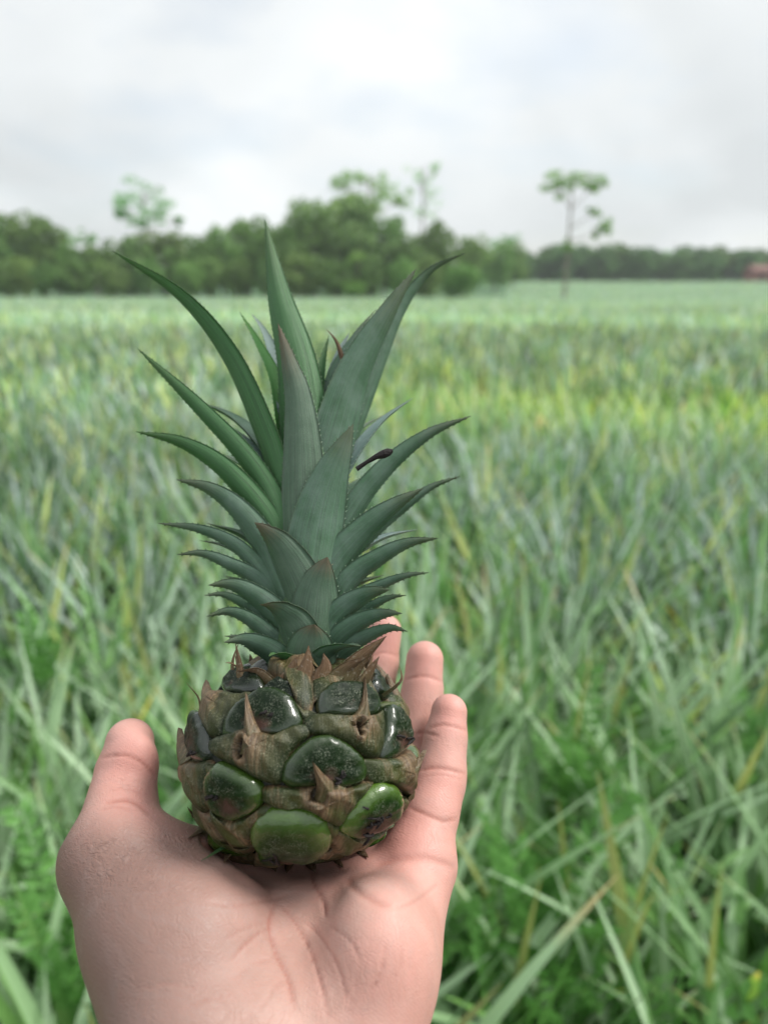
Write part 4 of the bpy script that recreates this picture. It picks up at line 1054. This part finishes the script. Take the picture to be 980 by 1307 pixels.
def hand_sdf(P):
    f = cone(P, J['c5'], 17 * mm, J['m5'], 12.0 * mm)
    f = smin(f, cone(P, J['c4'], 17 * mm, J['m4'], 13 * mm), 10 * mm)
    f = smin(f, cone(P, J['c3'], 17 * mm, J['m3'], 13 * mm), 10 * mm)
    f = smin(f, cone(P, J['c2'], 17 * mm, J['m2'], 13 * mm), 10 * mm)
    # heel of the hand, both mounds
    f = smin(f, ell(P, H(482, 1215, .208), np.array([15, 20, 19]) * mm), 14 * mm)
    f = smin(f, cone(P, H(245, 1330, .190), 20 * mm, H(156, 1110, .222), 14.5 * mm), 12 * mm)
    f = smin(f, ell(P, H(232, 1175, .210), np.array([24, 21, 17]) * mm), 12 * mm)
    # wrist and forearm
    wr = J['wrist']; el = wr + np.array([-.03, -.05, -.17])
    f = smin(f, cone(P, H(335, 1375, .196), 23 * mm, wr, 24 * mm), 14 * mm)
    f = smin(f, cone(P, wr + np.array([.012, 0, 0]), 21 * mm, el + np.array([.014, 0, 0]), 33 * mm), 10 * mm)
    f = smin(f, cone(P, wr - np.array([.012, 0, 0]), 20 * mm, el - np.array([.012, 0, 0]), 33 * mm), 10 * mm)
    # thumb
    f = smin(f, cone(P, H(139, 1096, .222), 14.2 * mm, H(157, 1022, .238), 10.2 * mm), 7 * mm)
    th = cone(P, H(156, 1022, .238), 10.2 * mm, H(160, 988, .243), 9.6 * mm)
    th = smin(th, cone(P, H(163, 980, .244), 9.2 * mm, H(166, 948, .247), 7.9 * mm), 2.5 * mm)
    th = smin(th, ell(P, H(170, 972, .241), np.array([8.0, 6.6, 9.5]) * mm), 3 * mm)
    f = smin(f, th, 3.5 * mm)
    # web between thumb and first finger
    f = smin(f, cone(P, H(190, 1102, .226), 11 * mm, H(325, 1108, .250), 12 * mm), 12 * mm)
    # fingers
    def finger(f, m, rm, pip, rp, dip, rd, tip, rt, kk=6 * mm):
        g = cone(P, m, rm, pip, rp)
        mid = (m * .45 + pip * .55)
        g = smin(g, cone(P, mid, rp * 1.06, pip * .85 + m * .15, rp * 1.02), 4 * mm)
        g = smin(g, cone(P, pip, rp * .99, dip, rd), 4 * mm)
        belly = (pip + dip) / 2 + np.array([0, -.8 * mm, 0]); g = smin(g, cone(P, belly * .5 + pip * .5, rp * .98, belly * .5 + dip * .5, rd * 1.0), 2.5 * mm)
        g = smin(g, cone(P, dip, rd * .97, tip, rt), 2.0 * mm)
        return smin(f, g, kk)
    f = finger(f, J['m5'] + np.array([0, .003, .004]), 11.4 * mm, H(561, 992, .262), 8.3 * mm, H(569, 938, .269), 7.4 * mm, H(573, 909, .272), 6.6 * mm)
    f = finger(f, J['m4'] + np.array([0, .004, .006]), 11.8 * mm, H(527, 960, .286), 8.8 * mm, H(539, 882, .295), 8.1 * mm, H(542, 842, .299), 7.5 * mm, 4 * mm)
    f = finger(f, J['m3'] + np.array([0, .006, .006]), 12 * mm, H(462, 945, .303), 8.9 * mm, H(484, 846, .312), 8.0 * mm, H(491, 806, .315), 7.2 * mm, 4 * mm)
    f = finger(f, J['m2'] + np.array([0, .008, .006]), 12 * mm, H(378, 975, .305), 9.0 * mm, H(392, 905, .311), 8.0 * mm, H(394, 884, .312), 7.6 * mm, 4 * mm)
    f = smin(f, cone(P, H(345, 1330, .207), 18 * mm, H(398, 1152, .237), 16 * mm), 15 * mm)
    # hollow of the palm and the dent the fruit presses
    f = -smin(-f, ell(P, H(400, 1190, .176), np.array([20, 10, 9]) * mm), 12 * mm)
    q = P - FC; x = q @ RI; y = q @ FW; z = q @ AX
    fr = ell(np.stack([x, y, z], -1), np.zeros(3), np.array([RX + .0010, RX + .0010, RZ + .0016]))
    f = -smin(-f, fr, 4 * mm)
    return f

def surface_nets(sdf, lo, hi, h, blk=8):
    n = np.ceil((hi - lo) / h / blk).astype(int) * blk + 1
    F = np.full(tuple(n), 1.0, np.float32)
    nb = (n - 1) // blk
    I, Jx, K = np.meshgrid(*[np.arange(q) for q in nb], indexing='ij')
    B = np.stack([I, Jx, K], -1).reshape(-1, 3)
    cen = lo + (B + .5) * blk * h
    v = sdf(cen); keep = np.abs(v) < blk * h * 1.25
    for bb, vv in zip(B[~keep], v[~keep]):
        if vv < 0: i, j, k = bb * blk; F[i:i + blk + 1, j:j + blk + 1, k:k + blk + 1] = -1
    r = np.arange(blk + 1); o3 = np.stack(np.meshgrid(r, r, r, indexing='ij'), -1).reshape(-1, 3)
    Bk = B[keep]
    for c in range(0, len(Bk), 400):
        idx = (Bk[c:c + 400, None, :] * blk + o3[None]).reshape(-1, 3)
        F[idx[:, 0], idx[:, 1], idx[:, 2]] = sdf(lo + idx * h)
    ins = F < 0
    acc = np.zeros(tuple(n - 1) + (3,), np.float32); cnt = np.zeros(tuple(n - 1), np.float32)
    edges = []
    for ax in range(3):
        sl0 = [slice(None)] * 3; sl1 = [slice(None)] * 3; sl0[ax] = slice(0, -1); sl1[ax] = slice(1, None)
        a, b_ = F[tuple(sl0)], F[tuple(sl1)]
        cr_ = (a < 0) != (b_ < 0); idx = np.argwhere(cr_)
        va, vb = a[cr_], b_[cr_]; tt = va / (va - vb)
        p = idx.astype(np.float32); p[:, ax] += tt
        edges.append((ax, idx, va < 0))
        o1, o2 = [q for q in range(3) if q != ax]
        for da in (0, -1):
            for db in (0, -1):
                c = idx.copy(); c[:, o1] += da; c[:, o2] += db
                ok = (c >= 0).all(1) & (c < n - 1).all(1)
                np.add.at(acc, tuple(c[ok].T), p[ok]); np.add.at(cnt, tuple(c[ok].T), 1)
    act = cnt > 0; ids = np.full(tuple(n - 1), -1, int); ids[act] = np.arange(act.sum())
    V = lo + (acc[act] / cnt[act][:, None]) * h
    Q = []
    for ax, idx, neg in edges:
        o1, o2 = ((1, 2), (2, 0), (0, 1))[ax]
        ok = (idx[:, o1] > 0) & (idx[:, o2] > 0) & (idx[:, o1] < n[o1] - 1) & (idx[:, o2] < n[o2] - 1)
        idx = idx[ok]; neg = neg[ok]
        def cid(d1, d2):
            c = idx.copy(); c[:, o1] += d1; c[:, o2] += d2; return ids[tuple(c.T)]
        q = np.stack([cid(-1, -1), cid(0, -1), cid(0, 0), cid(-1, 0)], -1)
        q[~neg] = q[~neg][:, ::-1]; Q.append(q)
    Q = np.concatenate(Q); Q = Q[(Q >= 0).all(1)]
    return V, Q

def build_hand():
    lo = np.array([-.125, .08, -.36]); hi = np.array([.06, .345, -.035])
    V, Q = surface_nets(hand_sdf, lo, hi, .00085)
    e = .0004
    g = np.stack([hand_sdf(V + np.eye(3)[i] * e) - hand_sdf(V - np.eye(3)[i] * e) for i in range(3)], -1)
    g /= np.linalg.norm(g, axis=1)[:, None] + 1e-9
    V = V - g * hand_sdf(V)[:, None]
    # where each skin point lies in the gaze, to lay the traced palm lines and folds
    px = V[:, 0] / V[:, 1] * FPX + 490; py = 653.5 - V[:, 2] / V[:, 1] * FPX
    vd = V / np.linalg.norm(V, axis=1)[:, None]; front = sstep(-(g * vd).sum(1), .0, .25)
    def line(pts, wpx, depth):
        C = catmull(pts, 40); best = np.full(len(V), 1e9); tt = np.zeros(len(V))
        m = (px > C[:, 0].min() - 12) & (px < C[:, 0].max() + 12) & (py > C[:, 1].min() - 12) & (py < C[:, 1].max() + 12)
        ii = np.where(m)[0]
        if not len(ii): return np.zeros(len(V)), 0
        a = C[:-1]; d_ = C[1:] - a; L2 = (d_ ** 2).sum(1) + 1e-9
        rel = np.stack([px[ii], py[ii]], -1)[:, None] - a[None]
        h = np.clip((rel * d_[None]).sum(2) / L2, 0, 1); dd = np.linalg.norm(rel - h[..., None] * d_[None], axis=2)
        k = dd.argmin(1); dist = dd.min(1); pos = (k + h[np.arange(len(ii)), k]) / 39
        taper = np.clip(np.minimum(pos, 1 - pos) * 5, 0, 1) ** .5
        r = np.zeros(len(V)); r[ii] = np.exp(-(dist / wpx) ** 2) * taper
        return r * front, depth
    LINES = [  # pixels traced along the folds, width, depth (m)
     ([(128, 967), (158, 964), (181, 973), (199, 990)], 2.6, .0011), ([(134, 1025), (160, 1021), (178, 1028), (193, 1042)], 3.2, .0012), ([(126, 1034), (150, 1030), (172, 1036)], 2.2, .0005),
     ([(138, 1010), (160, 1007), (184, 1014)], 1.8, .0004), ([(142, 998), (165, 996), (186, 1001)], 1.8, .0003),
     ([(546, 930), (566, 925), (598, 932)], 2.4, .0010), ([(534, 984), (558, 980), (594, 987)], 2.6, .0011), ([(538, 992), (560, 989), (590, 995)], 1.8, .0004), ([(520, 1030), (545, 1040), (566, 1048), (584, 1044)], 3.0, .0012),
     ([(514, 868), (540, 863), (567, 870)], 2.4, .0009), ([(520, 940), (540, 935), (562, 940)], 2.4, .0009), ([(468, 838), (490, 833), (512, 838)], 2.2, .0007),
     ([(582, 1108), (560, 1100), (535, 1094), (505, 1096), (478, 1104)], 6.0, .0006), ([(441, 1118), (452, 1134), (478, 1150), (500, 1156)], 6.0, .0006),
     ([(560, 1128), (530, 1150), (505, 1160)], 2.5, .0005), ([(395, 1112), (402, 1130), (412, 1150), (416, 1172)], 3.0, .0008),
     ([(352, 1150), (345, 1180), (352, 1215), (368, 1250), (376, 1290)], 3.2, .0009), ([(352, 1150), (372, 1170), (394, 1210), (408, 1250), (420, 1300)], 2.4, .0007),
     ([(370, 1165), (404, 1190), (430, 1230), (444, 1280)], 2.0, .0005), ([(350, 1180), (320, 1200), (296, 1226)], 2.2, .0006), ([(352, 1176), (318, 1184), (285, 1200)], 1.8, .0004),
     ([(378, 1140), (340, 1150), (300, 1156), (262, 1152)], 2.0, .0004), ([(420, 1180), (446, 1200), (462, 1232)], 1.8, .0005), ([(300, 1250), (322, 1232), (350, 1222)], 1.6, .0004),
     ([(330, 1290), (350, 1262), (372, 1240)], 1.8, .0004), ([(470, 1270), (486, 1240), (492, 1205)], 1.8, .0005), ([(500, 1262), (512, 1225), (514, 1190)], 1.6, .0003), ([(440, 1300), (452, 1270), (456, 1240)], 1.5, .0003),
     ([(256, 1066), (262, 1078), (282, 1090)], 3.0, .0010), ([(230, 1290), (262, 1276), (300, 1270)], 1.5, .0003), ([(180, 1262), (215, 1256), (250, 1262)], 1.5, .0003),
    ]
    cre = np.zeros(len(V)); disp = np.zeros(len(V))
    for P_, w, dp in LINES:
        py_m = np.mean([q[1] for q in P_])
        r, d_ = line(P_, w * .8, dp); disp = np.maximum(disp, r * d_ * (.34 if py_m < 1050 else .75)); cre = np.maximum(cre, r * min(1, dp / .0010))
        r2, _ = line(P_, w * 2.6, dp); disp = disp - 0 * r2
    V = V - g * disp[:, None]
    sx = lambda v, a, b_: sstep(v, a, b_)
    # where the skin is rosier (finger pads, ulnar side) and browner (tanned back, plus shade painted over the thumb side)
    pads = [H(170, 965, .238), H(573, 912, .265), H(542, 848, .29), H(490, 815, .305), H(394, 884, .30), H(560, 1010, .255), H(500, 1060, .24), H(180, 1040, .23)]
    pink = np.zeros(len(V))
    for i, c in enumerate(pads): pink = np.maximum(pink, np.exp(-(((V - c) ** 2).sum(1)) / (.014 if i != 6 else .022) ** 2))
    pink = np.maximum(pink, .55 * sx(px, 400, 580))
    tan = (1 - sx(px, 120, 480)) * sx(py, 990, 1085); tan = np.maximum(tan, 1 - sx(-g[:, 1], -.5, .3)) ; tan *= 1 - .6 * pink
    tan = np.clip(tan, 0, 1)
    wrk = np.exp(-(((px - 175) / 95) ** 2 + ((py - 1095) / 50) ** 2) ** 1.2) + .5 * np.exp(-(((px - 165) / 40) ** 2 + ((py - 1012) / 26) ** 2)) + .35 * (1 - sx(-g[:, 1], -.5, .2)) + .25 * np.exp(-(((px - 180) / 90) ** 2 + ((py - 1270) / 50) ** 2))
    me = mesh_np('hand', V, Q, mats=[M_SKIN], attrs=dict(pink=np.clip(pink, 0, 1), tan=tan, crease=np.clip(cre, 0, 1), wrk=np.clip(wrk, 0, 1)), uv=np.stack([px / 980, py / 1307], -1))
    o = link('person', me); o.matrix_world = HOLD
    tag(o, 'open left hand, palm up and thumb raised, cradling the small pineapple', 'person')
    # nails on the far side of the tips
    for tip, dirp, r in ((H(168, 951, .247), H(157, 1022, .238), 8.6), (H(573, 912, .272), H(569, 938, .269), 7.2), (H(542, 848, .299), H(539, 884, .295), 8.2), (H(490, 815, .315), H(484, 852, .312), 7.9), (H(394, 884, .312), H(392, 905, .311), 7.6)):
        a = tip - dirp; a /= np.linalg.norm(a); bk = np.array([0, 1, 0.]) if r != 8.6 else np.array([-.35, .93, 0]); bk = bk - a * (a @ bk); bk /= np.linalg.norm(bk); s = np.cross(a, bk)
        th = np.linspace(-.85, .85, 9); z = np.linspace(-.3, 1.05, 8); TH, ZZ = np.meshgrid(th, z)
        sh = np.sqrt(np.clip(1 - ((ZZ - .35) / .72) ** 4, 0, 1)); rr = r * mm * (1.035 - .10 * np.clip(ZZ - .4, 0, 1))
        Vn = tip + (a * 1)[None, None] * (ZZ * r * mm)[..., None] + rr[..., None] * (np.cos(TH * sh)[..., None] * bk + np.sin(TH * sh)[..., None] * s)
        b = MB(); b.add(Vn.reshape(-1, 3), grid_quads(9, 8)); n_ = link('fingernail', b.mesh('fingernail', [M_NAIL]), o)
        md = n_.modifiers.new('thickness', 'SOLIDIFY'); md.thickness = .0005
build_hand()
# the torn skirt of leaves under the fruit, lying on the skin of the palm
def skin_depth(x, y):
    d = np.linspace(.15, .30, 600); P = np.array([H(x, y, q) for q in d]); v = hand_sdf(P); k = np.where(v < 0)[0]
    return float(d[k[0]]) if len(k) else .24
def lay(x, y, up): return (FD + (977 - y) * U * math.tan(TILT) - skin_depth(x, y)) / U + up
def skirt(pts, W, mat, up0=6, up1=10, ph=0, **kw):
    crown_leaf(ph, pts, W, lay(*pts[-1], up1), mat, spines=False, fwd_base=lay(*pts[0], up0), nseg=14, **kw)
skirt([(352, 1100), (326, 1086), (295, 1080), (257, 1099)], 9, G_, 14, 12, -20, name='basal_leaf', p=1.6, gut=.3)
for (x, y, x2, y2, w) in ((300, 1086, 286, 1102, 10), (345, 1094, 352, 1112, 14), (372, 1096, 366, 1114, 11), (392, 1098, 402, 1113, 13), (425, 1096, 438, 1107, 10), (262, 1062, 240, 1070, 8), (455, 1088, 470, 1094, 10)):
    skirt([(x, y - 12), ((x + x2) / 2, (y + y2) / 2 - 5), (x2, y2)], w, M_DRY, 8, 8, name='basal_bract', p=1.5)

# ------------------------------------------------------------------ the humid air
def haze():
    hm = bpy.data.materials.new('humid_air'); hm.use_nodes = True; t = hm.node_tree; t.nodes.clear()
    o_ = t.nodes.new('ShaderNodeOutputMaterial'); v = t.nodes.new('ShaderNodeVolumePrincipled')
    v.inputs['Color'].default_value = (.93, .98, 1.0, 1); v.inputs['Density'].default_value = .0007; v.inputs['Anisotropy'].default_value = .1
    t.links.new(v.outputs[0], o_.inputs['Volume'])
    b = MB(); box(b, -335, 335, -45, 425, -2.6, 28)
    tag(link('haze', b.mesh('haze', [hm], False)), 'thin humid air softening the far trees', 'haze', kind='stuff')
haze()
